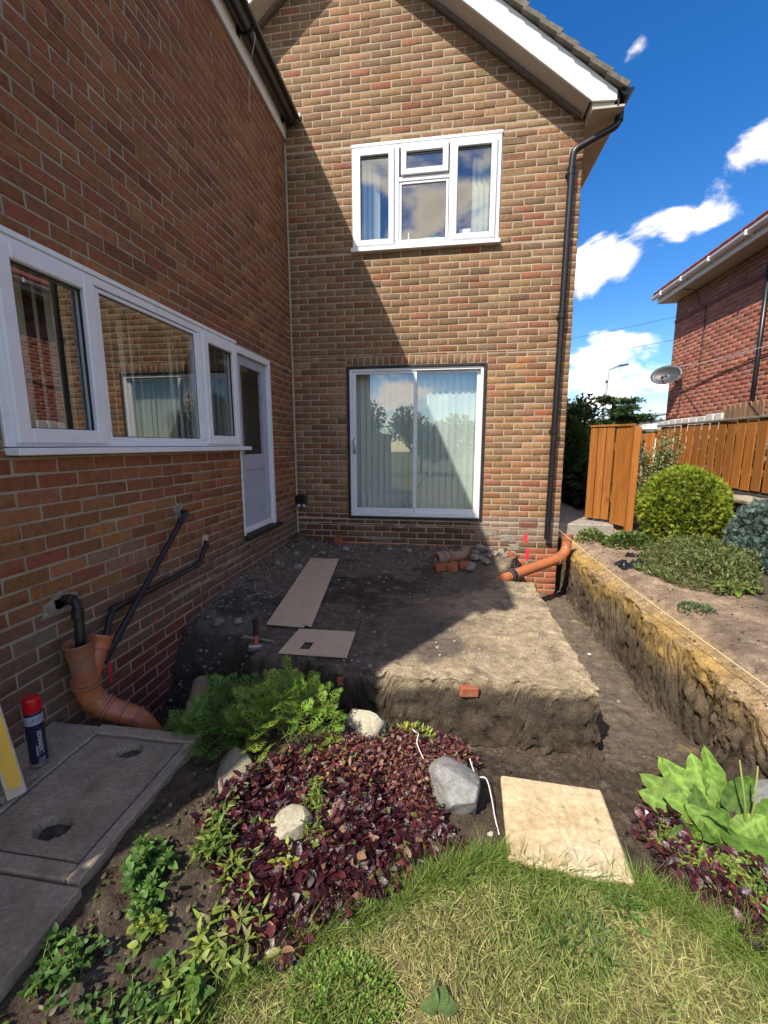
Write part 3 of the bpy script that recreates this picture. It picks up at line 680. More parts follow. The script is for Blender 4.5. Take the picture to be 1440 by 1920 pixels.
UPW = (.785, 2.448, 3.09, 4.185); PAT = (.690, 2.370, -.060, 1.820); AIR = (2.815, 3.035, -.125, -.06)
RIDGE = .71; SL = .785
def gable_top(x): return 4.60 - SL * (abs(x - RIDGE) - (2.846 - RIDGE))
bops = [UPW, (PAT[0], PAT[1], PAT[2], 1.925), AIR]
def g_min(z): return RIDGE - (2.846 - RIDGE) - (4.60 - z) / SL
def g_max(z): return min(3.283, RIDGE + (2.846 - RIDGE) + (4.60 - z) / SL)
RB = lay_bricks(.012, 3.283, -1.10, 4.26, bops, soldiers=[(PAT[0], PAT[1], 1.822, 1.925, .0762)])
RB2 = lay_bricks(-.9, 3.283, 4.275, 6.2, [], umin=g_min, umax=g_max)
RB = np.concatenate([RB, RB2[(RB2[:, 0] > -.95)]])
LWIN = (-3.625, -1.465, .852, 1.78); DOOR = (-1.465, -.715, .0, 1.775)
lops = [LWIN, DOOR]
RL = lay_bricks(-5.45, -.012, -1.10, 4.335, lops, zoff=-.012)
# side wall of the main house along the path
RS = lay_bricks(.0, 6.0, -1.1, 4.15, [])
def tint_back(R, c):
    zc = (R[:, 2] + R[:, 3]) / 2; uc = (R[:, 0] + R[:, 1]) / 2; n = fbm(uc * 2, zc * 3, seed=201, oct=3)
    pl = zc < -.01; c[pl] = c[pl] * np.array([.62, .60, .60]) + np.array([.012, .010, .008])
    grey = pl & (zc > -.3) & (uc > 2.35); c[grey] = c[grey] * .5 + np.array([.17, .135, .11])
    dk = pl & (uc < 2.2) & (n < .35); c[dk] *= .72
    red = (zc < -.36) & (n + .3 * rng.standard_normal(len(R)) > -.15); c[red] = np.array([.36, .115, .055]) * (1 + .15 * rng.standard_normal((red.sum(), 1)))
    worn = (~pl) & (np.abs(uc - .6) < .12) & (zc < 1.85) & (rng.random(len(R)) < .3); c[worn] = c[worn] * .6 + np.array([.18, .11, .08])
    c[(~pl) & (uc > 2.4) & (zc < 1.9) & (rng.random(len(R)) < .55)] *= np.array([1.22, 1.12, 1.0])
    return np.clip(c, .015, .8)
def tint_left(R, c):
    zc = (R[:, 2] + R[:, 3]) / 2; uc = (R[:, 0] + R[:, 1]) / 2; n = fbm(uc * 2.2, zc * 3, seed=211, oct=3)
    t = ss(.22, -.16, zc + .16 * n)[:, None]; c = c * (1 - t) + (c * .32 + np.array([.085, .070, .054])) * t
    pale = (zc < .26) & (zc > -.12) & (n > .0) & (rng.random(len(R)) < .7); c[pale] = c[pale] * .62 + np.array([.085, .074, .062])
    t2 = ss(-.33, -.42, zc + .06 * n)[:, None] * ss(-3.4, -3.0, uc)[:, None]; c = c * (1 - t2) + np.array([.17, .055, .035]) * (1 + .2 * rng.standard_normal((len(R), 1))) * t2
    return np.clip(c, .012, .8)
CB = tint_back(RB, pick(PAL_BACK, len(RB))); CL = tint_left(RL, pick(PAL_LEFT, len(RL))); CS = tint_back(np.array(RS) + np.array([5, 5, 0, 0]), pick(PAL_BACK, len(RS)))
WB, FB = brick_boxes(RB, (0, 0, 0), (1, 0, 0), (0, -1, 0), seed=1)
WL, FL = brick_boxes(RL, (0, 0, 0), (0, 1, 0), (1, 0, 0), seed=2)
WS, FS = brick_boxes(RS, (3.283, 0, 0), (0, 1, 0), (1, 0, 0), seed=3)
size = np.concatenate([project_size(WB), project_size(WL)]); single = set(np.argsort(-size)[:300].tolist())
def emit(W, F, C, base, name):
    keep = []
    for i in range(len(W)):
        if base + i in single:
            build('brick', W[i], [tuple(map(int, f)) for f in F], M['brick'], house, col=np.repeat(C[i:i + 1], 12, 0))
        else: keep.append(i)
    k = np.array(keep); V = W[k].reshape(-1, 3); FF = (F[None] + (np.arange(len(k)) * 12)[:, None, None]).reshape(-1, 4)
    tag(build(name, V, FF, M['brick'], house, col=np.repeat(C[k], 12, 0)), kind='stuff')
emit(WB, FB, CB, 0, 'gable_brickwork'); emit(WL, FL, CL, len(WB), 'wing_brickwork'); emit(WS, FS, CS, 10 ** 9, 'side_brickwork')
# mortar sheets
bk = around(.0, 3.277, -1.12, 4.26, [UPW, PAT, AIR]); sheet = wall_sheet('gable_wall', bk, (0, 0, 0), (1, 0, 0), (0, -1, 0), M['mortar_back'], house)
V = [(-1.75, .0035, 4.261), (3.277, .0035, 4.261), (RIDGE, .0035, 6.33)]
build('gable_peak', V, [(0, 1, 2)], M['mortar_back'], house, col=np.ones((3, 3)))
wall_sheet('wing_wall', around(-5.45, .0, -1.12, 4.335, lops), (0, 0, 0), (0, 1, 0), (1, 0, 0), M['mortar_left'], house)
wall_sheet('side_wall', [(.0, 6.0, -1.12, 4.2)], (3.283, 0, 0), (0, 1, 0), (1, 0, 0), M['mortar_back'], house)
mb = MB(); mb.tube([(.004, -.004, -.35), (.006, -.006, .8), (.004, -.004, 2.2), (.005, -.006, 4.3)], [.009, .011, .008, .009], 6); mb.build('corner_sealant', M['sealant'], house)
# far sides so that the house is a closed body
mb = MB(); mb.box((-6.2, 5.9, -1.1), (3.27, 6.0, 4.3)); mb.box((-6.2, -5.45, -1.1), (-6.1, 5.88, 4.3)); mb.box((-6.08, -5.45, -1.1), (-.02, -5.35, 4.33))
mb.prism([(-6.1, -5.40, 4.34), (-.05, -5.40, 4.34), (-3.1, -5.40, 6.0)], (0, .05, 0)); mb.build('rear_wall', M['mortar_left'], house, col=np.full((len(mb.V), 3), .7))

# ---- roof over the gable
def verge(s, y0, y1, off0, off1, x_out, x_in):
    """sloping slab following the gable; s=+1 right side, -1 left side; off = height above the barge's lower edge line"""
    z = lambda x: 4.533 - SL * (x - 2.846)
    pts = [(RIDGE + s * (x_out - RIDGE), y0, z(x_out) + off0), (RIDGE + s * (x_in - RIDGE), y0, z(x_in) + off0), (RIDGE + s * (x_in - RIDGE), y0, z(x_in) + off1), (RIDGE + s * (x_out - RIDGE), y0, z(x_out) + off1)]
    return pts, (0, y1 - y0, 0)
roof = None
mb = MB(); mb.prism(*verge(1, -.30, 6.1, .285, .33, 3.53, RIDGE)); mb.prism(*verge(-1, -.30, 6.1, .285, .33, 3.6, RIDGE)); roof = mb.build('roof', M['roof_tile'], house)
z_ = lambda x: 4.533 - SL * (x - 2.846)
for s in (1, -1):
    mb = MB(); bx = 3.266
    P = [(RIDGE + s * (bx - RIDGE), -.272, z_(bx)), (RIDGE + s * (3.49 - RIDGE), -.272, 4.191), (RIDGE + s * (3.49 - RIDGE), -.272, 4.275), (RIDGE, -.272, z_(RIDGE) + .25), (RIDGE, -.272, z_(RIDGE))]
    mb.prism(P, (0, .022, 0)); mb.build('bargeboard', M['painted_white'], house)
    mb = MB(); P = [(RIDGE + s * (3.25 - RIDGE), -.248, z_(3.25) + .01), (RIDGE, -.248, z_(RIDGE) + .01), (RIDGE, -.248, z_(RIDGE) + .03), (RIDGE + s * (3.25 - RIDGE), -.248, z_(3.25) + .03)]
    mb.prism(P, (0, .258, 0)); mb.build('verge_soffit', M['soffit'], house)
    mb = MB(); P = [(RIDGE + s * (3.2 - RIDGE), -.06, z_(3.2) - .035), (RIDGE, -.06, z_(RIDGE) - .035), (RIDGE, -.06, z_(RIDGE) + .008), (RIDGE + s * (3.2 - RIDGE), -.06, z_(3.2) + .008)]
    mb.prism(P, (0, .045, 0)); mb.build('verge_rail', M['fascia_under'], house)
# the tile ends along the right verge, each a step
tv = Vector((1, 0, -SL)).normalized(); un = Vector((SL, 0, 1)).normalized()
for k in range(16):
    p = Vector((3.555, -.335, z_(3.555) + .272)) - tv * (.205 * k)
    for s in (1, -1):
        if s < 0 and k < 8: continue
        mb = MB(); a = p; L_ = tv * -.235; hh = .052 + random.uniform(-.004, .004)
        pts = [a, a + un * hh, a + L_ + un * (hh - .030), a + L_ - un * .018]
        pts = [(RIDGE + s * (q.x - RIDGE), q.y + random.uniform(-.004, .004), q.z) for q in pts]
        mb.prism(pts, (0, .31, 0)); mb.build('verge_tile', M['roof_tile'], house)
mb = MB(); mb.prism([(3.276, -.26, 4.135), (3.57, -.26, 4.135), (3.57, -.26, 4.155), (3.276, -.26, 4.155)], (0, 6.3, 0)); mb.build('eaves_soffit', M['soffit'], house)
mb = MB(); mb.prism([(3.275, -.245, 4.156), (3.48, -.245, 4.156), (3.48, -.245, 4.27), (3.275, -.245, 4.38)], (0, .24, 0)); mb.build('eaves_box', M['soffit'], house)
mb = MB(); mb.box((3.50, -.26, 4.14), (3.52, 6.0, 4.27)); mb.build('fascia', M['black_frame'], house)
def half_gutter(c0, c1, r, name, mat, parent, cap=True):
    c0, c1 = Vector(c0), Vector(c1); ax = (c1 - c0).normalized(); s = ax.cross(Vector((0, 0, 1))).normalized(); V = []; F = []; n = 12
    for c in (c0, c1):
        for rr in (r, r - .005):
            V += [c + s * rr * math.cos(math.pi + math.pi * k / n) + Vector((0, 0, 1)) * rr * math.sin(math.pi + math.pi * k / n) for k in range(n + 1)]
    m = n + 1
    for k in range(n): F += [(k, k + 1, 2 * m + k + 1, 2 * m + k), (m + k + 1, m + k, 3 * m + k, 3 * m + k + 1)]
    F += [(0, 2 * m, 3 * m, m), (m - 1, 2 * m - 1, 4 * m - 1, 3 * m - 1)]
    if cap: F += [tuple(range(m)), tuple(2 * m + k for k in range(m))[::-1]]
    return build(name, [tuple(v) for v in V], F, mat, parent, auto=50)
half_gutter((3.575, -.30, 4.265), (3.575, 6.0, 4.25), .062, 'gutter', M['brown_gutter'], house)
mb = MB(); mb.tube(elbow_path([(3.575, -.13, 4.22), (3.565, -.12, 4.06), (3.17, -.075, 3.90), (3.158, -.07, 3.80), (3.150, -.065, 2.4), (3.135, -.062, -.245)], .055, 6), .034, 16)
dp = mb.build('downpipe', M['black_plastic'], house, auto=50)
for z in (3.70, 2.28, 1.03, 4.12):
    x = 3.156 if z > 3 else 3.149 if z > 2 else 3.142
    if z > 4: x = 3.57
    mb = MB(); mb.lathe([(.0345, -.035), (.040, -.03), (.040, .03), (.043, .032), (.043, .04), (.0345, .042)], (x, -.067 if z < 4 else -.125, z), n=18); mb.box((x - .045, -.045, z - .01), (x + .045, -.004, z + .012)) if z < 4 else None
    mb.build('pipe_collar', M['black_plastic'], dp, auto=40)

# ---- wing eaves: white fascia, black gutter with its brackets, lead flashing where it meets the gable
mb = MB(); mb.box((-.03, -5.55, 4.337), (.022, -.004, 4.56), .004); mb.build('wing_fascia', M['painted_white'], house)
mb = MB(); mb.box((-.004, -5.55, 4.312), (.006, -.004, 4.336)); mb.build('fascia_gap', M['fascia_under'], house)
wg = half_gutter((.098, -5.55, 4.515), (.098, -.035, 4.50), .064, 'wing_gutter', M['brown_gutter'], house)
for y in (-.12, -1.14, -2.1, -3.1):
    mb = MB(); n = 12
    pts = [(.098 + .069 * math.cos(math.pi + math.pi * k / n), y, 4.50 + .069 * math.sin(math.pi + math.pi * k / n)) for k in range(n + 1)]
    mb.tube(pts, .009, 6); mb.bar((.026, y, 4.53), (.026, y, 4.43), .006, .05); mb.build('gutter_bracket', M['brown_gutter'], wg)
mb = MB(); mb.prism([(.20, -5.55, 4.50), (.20, -5.55, 4.535), (-3.1, -5.55, 6.24), (-3.1, -5.55, 6.20)], (0, 5.54, 0)); mb.prism([(-6.4, -5.55, 4.50), (-6.4, -5.55, 4.535), (-3.105, -5.55, 6.24), (-3.105, -5.55, 6.20)], (0, 5.54, 0)); mb.build('wing_roof', M['roof_tile'], house)
mb = MB(); mb.prism([(.03, -.022, 4.60), (.205, -.022, 4.575), (.20, -.022, 4.53), (.155, -.022, 4.50), (.12, -.022, 4.46), (.06, -.022, 4.52)], (0, .014, 0)); mb.box((.05, -.026, 4.60), (.095, -.006, 4.66)); mb.build('lead_flashing', M['lead'], house)
mb = MB(); mb.tube(smooth_path([(.17, -1.12, 4.46), (.175, -1.125, 4.40), (.12, -1.10, 4.27), (.06, -1.03, 4.12), (.012, -.95, 3.98)], 6), .0022, 5); mb.build('loose_wire', M['white_cord'], house)

# ---- windows and doors
def ring(mb, axis, a0, a1, z0, z1, w, d0, d1, bev=.004, bot=None, top=None):
    """rectangular frame; axis 'x' lies in a wall facing -y, 'y' in a wall facing +x; d0,d1 = depths along the facing axis"""
    b = w if bot is None else bot; t = w if top is None else top
    for (p, q, r, s) in ((a0, a0 + w, z0, z1), (a1 - w, a1, z0, z1), (a0 + w, a1 - w, z0, z0 + b), (a0 + w, a1 - w, z1 - t, z1)): slab(mb, axis, p, q, r, s, d0, d1, bev)
def slab(mb, axis, p, q, r, s, d0, d1, bev=.003):
    if axis == 'x': mb.box((p, d0, r), (q, d1, s), bev)
    else: mb.box((d0, p, r), (d1, q, s), bev)
def pane(axis, a0, a1, z0, z1, d, parent, mat='glass', name='pane'):
    if axis == 'x': V = [(a0, d, z0), (a1, d, z0), (a1, d, z1), (a0, d, z1)]
    else: V = [(d, a0, z0), (d, a1, z0), (d, a1, z1), (d, a0, z1)]
    return build(name, V, [(0, 1, 2, 3)], M[mat], parent)
# upper window
mb = MB(); x0, x1, z0, z1 = UPW
ring(mb, 'x', x0 + .006, x1 - .006, z0 + .045, z1 - .006, .052, -.012, .06)
slab(mb, 'x', 1.262, 1.328, z0 + .10, z1 - .06, -.012, .06); slab(mb, 'x', 1.890, 1.952, z0 + .10, z1 - .06, -.012, .06); slab(mb, 'x', 1.329, 1.889, 3.79, 3.835, -.012, .06)
uw = mb.build('window', M['upvc'], house); uw['label'] = 'white four-light window of the gable above the sliding door'
slab(m2 := MB(), 'x', x0 - .012, x1 + .012, z0 - .012, z0 + .03, -.055, .05, .004); m2.build('window_sill', M['upvc'], uw)
slab(m2 := MB(), 'x', x0 - .002, x1 + .002, z1 - .014, z1 + .018, -.018, .05, .003); m2.build('head_trim', M['painted_white'], uw)
for (a, b, c, d, sash) in ((.83, 1.275, 3.142, 4.132, 1), (1.352, 1.876, 3.842, 4.132, 1), (1.916, 2.396, 3.142, 4.132, 1), (1.334, 1.884, 3.14, 3.786, 0)):
    w = .062 if sash else .028
    ring(m2 := MB(), 'x', a, b, c, d, w, -.036 if sash else -.006, .03, .006)
    so = m2.build('sash', M['upvc'], uw)
    ring(m3 := MB(), 'x', a + w - .003, b - w + .003, c + w - .003, d - w + .003, .007, -.012 if sash else .0, .0, 0); m3.build('gasket', M['upvc_dark'], so)
    pane('x', a + w, b - w, c + w, d - w, .006, so)
# patio door
x0, x1, z0, z1 = PAT
ring(mb := MB(), 'x', x0 + .002, x1 - .002, z0 + .002, z1 - .002, .030, -.016, .09, .003); pdr = mb.build('patio_door', M['black_frame'], house); pdr['label'] = 'two-pane sliding patio door with white frame in black surround'
ring(mb := MB(), 'x', x0 + .034, x1 - .034, z0 + .034, z1 - .034, .036, .005, .085, .003); mb.build('outer_frame', M['upvc'], pdr)
for (a, b, dd) in ((.762, 1.552, .015), (1.520, 2.300, .05)):
    ring(m2 := MB(), 'x', a, b, .012, 1.748, .038, dd, dd + .03, .003, bot=.066, top=.026); so = m2.build('sash', M['upvc'], pdr)
    pane('x', a + .038, b - .038, .078, 1.722, dd + .014, so, 'glass')
mb = MB(); mb.tube(elbow_path([(.782, .012, .94), (.782, -.025, .93), (.782, -.025, .79), (.782, .012, .78)], .02, 4), .009, 8); mb.box((.765, .008, .765), (.799, .0145, .955), .003); mb.build('handle', M['metal'], pdr, auto=50)
# wing window
y0, y1, z0, z1 = LWIN
ring(mb := MB(), 'y', y0 + .004, y1 - .004, z0 + .012, z1 - .006, .045, .012, -.06)
slab(mb, 'y', -3.075, -3.03, z0 + .06, z1 - .055, .010, -.06); slab(mb, 'y', -2.085, -2.04, z0 + .06, z1 - .055, .010, -.06)
lw = mb.build('window', M['upvc'], house); lw['label'] = 'wide three-part white window of the side wing with cream blinds'
slab(m2 := MB(), 'y', y0 + .004, y1 + .10, .826, .860, .072, -.04, .004); m2.build('window_sill', M['upvc'], lw)
slab(m2 := MB(), 'y', y0 - .01, y1 + .002, z1 - .004, z1 + .022, .020, -.05, .003); m2.build('head_trim', M['painted_white'], lw)
for (a, b, sash) in ((-3.585, -3.068, 1), (-3.027, -2.088, 0), (-2.037, -1.505, 1)):
    w = .070 if sash else .022; c, d = (.880, 1.742) if sash else (.898, 1.722)
    ring(m2 := MB(), 'y', a, b, c, d, w, .038 if sash else .008, -.03, .007); so = m2.build('sash', M['upvc'], lw)
    ring(m3 := MB(), 'y', a + w - .003, b - w + .003, c + w - .003, d - w + .003, .007, .012 if sash else .0, -.002, 0); m3.build('gasket', M['upvc_dark'], so)
    pane('y', a + w, b - w, c + w, d - w, -.008, so, 'glass')
# side door
y0, y1, z0, z1 = DOOR
mb = MB(); slab(mb, 'y', y0 + .002, y0 + .03, z0, z1 - .005, .004, -.08); slab(mb, 'y', y1 - .055, y1 - .002, z0, z1 - .005, .016, -.08); slab(mb, 'y', y0 + .031, y1 - .056, z1 - .065, z1 - .005, .014, -.08); fr = mb.build('side_door', M['upvc'], house); fr['label'] = 'grey half-glazed side door in white frame beside the wing window'
a, b, c, d = y0 + .034, y1 - .058, .012, z1 - .070
mb = MB(); slab(mb, 'y', a, a + .09, c, d, -.020, -.062); slab(mb, 'y', b - .105, b, c, d, -.020, -.062); slab(mb, 'y', a + .0905, b - .1055, d - .085, d, -.021, -.061); slab(mb, 'y', a + .0905, b - .1055, .63, .78, -.021, -.061); slab(mb, 'y', a + .0905, b - .1055, c, .165, -.021, -.061)
lf = mb.build('door_leaf', M['door_paint'], fr); slab(m2 := MB(), 'y', a + .085, b - .10, .16, .635, -.034, -.052); m2.build('door_panel', M['door_paint'], lf)
slab(m2 := MB(), 'y', a, b, .012, .07, -.001, -.019, .004); m2.build('weather_bar', M['upvc'], lf)
pane('y', a + .088, b - .10, .778, d - .083, -.040, lf, 'glass_dim')
slab(m2 := MB(), 'y', y0 - .01, y1 + .10, -.045, -.003, .055, -.07, .004); m2.build('threshold', M['black_frame'], fr)
# rooms behind the glass: wall, floor and ceiling of each
def room(x0, x1, y0, y1, z0, z1, open_side, name):
    V = [(x, y, z) for z in (z0, z1) for y in (y0, y1) for x in (x0, x1)]
    F = {'floor': (0, 1, 3, 2), 'top': (4, 6, 7, 5), '-y': (0, 4, 5, 1), '+y': (2, 3, 7, 6), '-x': (0, 2, 6, 4), '+x': (1, 5, 7, 3)}
    fs = [f for k, f in F.items() if k not in (open_side, 'floor')]
    build(name, V, fs, M['room'], house); build('room_floor', V, [F['floor']], M['room_dark'], house)
room(.35, 3.2, .10, 3.4, -.07, 2.25, '-y', 'lounge_room'); room(.35, 3.2, .07, 3.0, 2.5, 4.19, '-y', 'bedroom'); room(-3.4, -.075, -4.6, -.2, -.07, 2.25, '+x', 'kitchen_room')
# fittings on the gable wall
mb = MB(); mb.box((.012, -.075, .118), (.152, -.004, .235), .014); sb = mb.build('outdoor_socket', M['black_plastic'], house)
for x in (.048, .112):
    mb = MB(); mb.lathe([(.0, -.03), (.018, -.03), (.020, .0), (.012, .012), (.0, .014)], (x, -.052, .112), n=14); mb.build('socket_plug', M['lead'], sb, auto=40)
mb = MB(); x0, x1, z0, z1 = AIR
mb.box((x0 + .006, -.003, z0 + .004), (x1 - .006, .03, z1 - .004), .003); ab = mb.build('air_brick', M['red_brick'], house)
mb = MB()
for j in range(2):
    for i in range(9): xx = x0 + .026 + i * .0208; zz = z0 + .014 + j * .021; mb.box((xx, -.0055, zz), (xx + .013, -.001, zz + .014))
mb.build('vent_hole_block', M['upvc_dark'], ab)  # solid black blocks stand in for the shaded vent holes
def wobbly_patch(P0, U, N, u0, u1, z0, z1, mat, name, parent, seed, thick=.004, n=22, base=.001):
    r = np.random.default_rng(seed); c = ((u0 + u1) / 2, (z0 + z1) / 2); pts = []
    for k in range(n):
        a = 2 * math.pi * k / n; s = 1 + .16 * r.standard_normal(); ca, sa = math.cos(a), math.sin(a)
        m = 1 / max(abs(ca), abs(sa)) ** .6; pts.append((c[0] + (u1 - u0) / 2 * ca * s * m, c[1] + (z1 - z0) / 2 * sa * s * m))
    V = [Vector(P0) + Vector(U) * p[0] + Vector((0, 0, p[1])) + Vector(N) * base for p in pts] + [Vector(P0) + Vector(U) * (c[0] + (p[0] - c[0]) * .8) + Vector((0, 0, c[1] + (p[1] - c[1]) * .8)) + Vector(N) * (base + thick) for p in pts]
    F = [(k, (k + 1) % n, n + (k + 1) % n, n + k) for k in range(n)] + [tuple(n + k for k in range(n))]
    if Vector(U).cross(Vector((0, 0, 1))).dot(Vector(N)) < 0: F = [f[::-1] for f in F]
    return build(name, [tuple(v) for v in V], F, mat, parent)
BWALL = ((0, 0, 0), (1, 0, 0), (0, -1, 0)); LWALL = ((0, 0, 0), (0, 1, 0), (1, 0, 0))
for i, (a, b, c, d) in enumerate(((2.875, 2.925, -.31, -.20), (2.905, 2.95, -.52, -.38))): wobbly_patch(*BWALL, a, b, c, d, M['red_paint'], 'paint_mark', house, 300 + i, .0008, base=.0025)
for i, (a, b, c, d) in enumerate(((-3.215, -3.19, -.51, -.38), (-2.80, -2.785, -.32, -.26))): wobbly_patch(*LWALL, a, b, c, d, M['red_paint'], 'paint_mark', house, 310 + i, .0008, base=.0025)
for i, (W_, a, b, c, d) in enumerate(((LWALL, -3.55, -3.36, .02, .12), (LWALL, -3.50, -3.40, .045, .15), (LWALL, -2.50, -2.40, .34, .47), (LWALL, -2.19, -2.10, .06, .15), (LWALL, -2.60, -2.05, -.235, -.205), (LWALL, -1.95, -1.5, -.19, -.16), (LWALL, -1.3, -.9, -.14, -.118), (BWALL, 2.60, 2.78, -.32, -.22), (BWALL, 2.70, 2.84, -.42, -.33), (BWALL, 1.25, 1.45, -.17, -.13), (BWALL, .03, .28, -.155, -.125), (BWALL, .9, 1.35, -.33, -.29), (BWALL, 2.3, 2.58, -.25, -.17))):
    wobbly_patch(*W_, a, b, c, d, M['rubble'] if i not in (3,) else M['sealant'], 'mortar_patch', house, 320 + i, .007, base=-.002)
# hole knocked through the brickwork low on the gable, a brick hanging in it
mb = MB(); mb.obox((.585, -.02, -.405), (.10, .11, .215), Matrix.Rotation(math.radians(-24), 3, 'Y') @ Matrix.Rotation(math.radians(12), 3, 'X'), .008); tag(mb.build('broken_brick', M['red_brick']), 'red brick standing on end against gable wall behind long board', 'brick')

# vertical blinds hang behind the panes
def blind(name, label, slats, z0, z1, mat, rail):
    t = thing(name, (rail[0][0], rail[0][1], z0), label, 'blind')
    mb = MB(); mb.bar(rail[0], rail[1], .04, .03); mb.build('head_rail', M['upvc'], t)
    for (p, ang, w) in slats:
        d = Vector((math.cos(ang), math.sin(ang), 0)) * w / 2; nrm = Vector((-d.y, d.x, 0)).normalized() * .008; V = []; F = []
        for zz in (z0, z1):
            V += [(p[0] - d.x, p[1] - d.y, zz), (p[0] + nrm.x, p[1] + nrm.y, zz), (p[0] + d.x, p[1] + d.y, zz)]
        F = [(0, 1, 4, 3), (1, 2, 5, 4)]; build('slat', V, F, mat, t, smooth=True)
    return t
S1 = [((.79 + .079 * i, .19, 0), math.radians(14 + 5 * math.sin(i * 1.7)), .089) for i in range(20)]
blind('vertical_blind', 'pale green vertical blind hanging behind the sliding patio door', S1, .02, 1.76, M['blind'], ((.72, .19, 1.78), (2.34, .19, 1.78)))
S2 = [((.87 + .06 * i, .16, 0), math.radians(40), .089) for i in range(4)] + [((2.18 + .06 * i, .16, 0), math.radians(40), .089) for i in range(4)]
blind('vertical_blind', 'pale vertical blind drawn to both sides of the upper gable window', S2, 3.13, 4.10, M['blind'], ((.80, .16, 4.11), (2.44, .16, 4.11)))
S3 = [((-.17, -3.56 + .082 * i, 0), math.radians(90 + 28 + 10 * math.sin(i * 2.1)), .089) for i in range(26) if i not in (7, 8, 14, 15)]
blind('vertical_blind', 'cream vertical blind behind the wide window of the side wing', S3, .90, 1.74, M['blind_warm'], ((-.17, -3.6, 1.75), (-.17, -1.5, 1.75)))
S4 = [((-.20, -1.10 + .05 * i, 0), math.radians(120), .089) for i in range(4)]
blind('vertical_blind', 'cream blind slats gathered behind the glass of the side door', S4, .70, 1.64, M['blind_warm'], ((-.20, -1.36, 1.65), (-.20, -.85, 1.65)))
# things on the bedroom window ledge
mb = MB(); mb.box((1.60, .075, 3.155), (1.80, .13, 3.235), .004); b_ = mb.build('letter_rack', plain('mint_card', (.10, .50, .38), .6, grain=.1)); tag(b_, 'mint green box on the ledge of the upper window', 'box')
mb = MB(); mb.box((2.01, .08, 3.155), (2.14, .14, 3.30), .006); tag(mb.build('storage_tub', M['upvc']), 'clear white tub on upper window ledge by the blind', 'tub')
mb = MB(); mb.lathe([(.0, 0), (.022, 0), (.022, .05), (.008, .07), (.004, .16), (.0, .165)], (1.43, .1, 3.15), n=12); tag(mb.build('bottle', M['upvc'], auto=40), 'small white bottle standing on the upper window ledge', 'bottle')
mb = MB(); mb.box((.80, .066, 3.128), (2.43, .22, 3.148)); mb.build('window_ledge', M['upvc'], house)
# ------------------------------------------------------------------ loose things, pipes and tools
def rock_mesh(c, size, seed, sub=3, cuts=9, rot=None, rough=.06, boxy=1.):
    """an angular stone: a ball cut by random planes, then roughened"""
    import bmesh
    bm = bmesh.new(); bmesh.ops.create_icosphere(bm, subdivisions=sub, radius=1.0); r = np.random.default_rng(seed)
    P = np.array([v.co[:] for v in bm.verts]); F = [tuple(v.index for v in f.verts) for f in bm.faces]; bm.free()
    if boxy < 1: P = np.sign(P) * np.abs(P) ** boxy
    for _ in range(cuts):
        n = r.standard_normal(3); n /= np.linalg.norm(n); d = r.uniform(.55, .85); k = P @ n; P = P - np.maximum(0, k - d)[:, None] * n[None] * .92
    nr = P / np.linalg.norm(P, axis=1)[:, None]
    P = P + nr * (rough * fbm(P[:, 0] * 2.2 + seed, P[:, 1] * 2.2, P[:, 2] * 2.2, seed=seed % 97, oct=4) + rough * .5 * fbm(P[:, 0] * 7, P[:, 1] * 7, P[:, 2] * 7, seed=seed % 89, oct=3))[:, None]
    ext = np.abs(P).max(0); P = P / ext * np.array(size)[None] / 2
    if rot: P = P @ np.array(Matrix.Rotation(rot, 3, 'Z'))
    P = P + np.array(c)[None]; return P, F
def rock(name, c, size, mat, label, cat='rock', group=None, seed=0, rot=0., sub=3, cuts=9, rough=.06):
    P, F = rock_mesh(c, size, seed, sub, cuts, rot, rough); return tag(build(name, P, F, M[mat], auto=38), label, cat, group)

# black waste pipes on the wing wall
def pipe_thing(name, pts, r, mat, label, cat, rad=.05, fittings=(), n=16):
    pa = elbow_path(pts, rad); mb = MB(); mb.tube(pa, r, n); t = thing(name, pts[-1], label, cat); mb.build('pipe', M[mat], t, auto=50)
    for (p, q) in fittings: mb = MB(); mb.tube([p, Vector(p).lerp(Vector(q), .08), Vector(p).lerp(Vector(q), .92), q], [r, r * 1.22, r * 1.22, r], n); mb.build('pipe_collar', M[mat], t, auto=40)
    return t
def lp(a, b, t): return Vector(a).lerp(Vector(b), t)
p1 = [(-.02, -3.438, .098), (.095, -3.448, .096), (.108, -3.485, -.25)]
pipe_thing('waste_pipe', p1, .0225, 'black_plastic', 'short black waste pipe from mortar patch straight down into orange hopper', 'pipe', .06, [((.102, -3.462, .062), (.104, -3.470, .01)), ((.03, -3.442, .098), (.07, -3.446, .097))])
p2 = [(-.02, -2.415, .390), (.058, -2.43, .388), (.066, -2.52, .345), (.105, -3.345, -.29)]
pipe_thing('waste_pipe', p2, .0185, 'black_plastic', 'long black waste pipe slanting down the wing wall into the orange branch', 'pipe', .05, [(lp(p2[2], p2[3], .01), lp(p2[2], p2[3], .035))])
p3 = [(-.02, -2.155, .098), (.036, -2.165, .096), (.040, -2.315, -.045), (.040, -3.185, -.062), (.095, -3.36, -.29)]
pipe_thing('waste_pipe', p3, .0165, 'black_plastic', 'thin black waste pipe running low along the wing wall with two bends', 'pipe', .045, [(lp(p3[1], p3[2], .05), lp(p3[1], p3[2], .28)), (lp(p3[2], p3[3], .0), lp(p3[2], p3[3], .045)), (lp(p3[2], p3[3], .95), lp(p3[2], p3[3], 1.))])

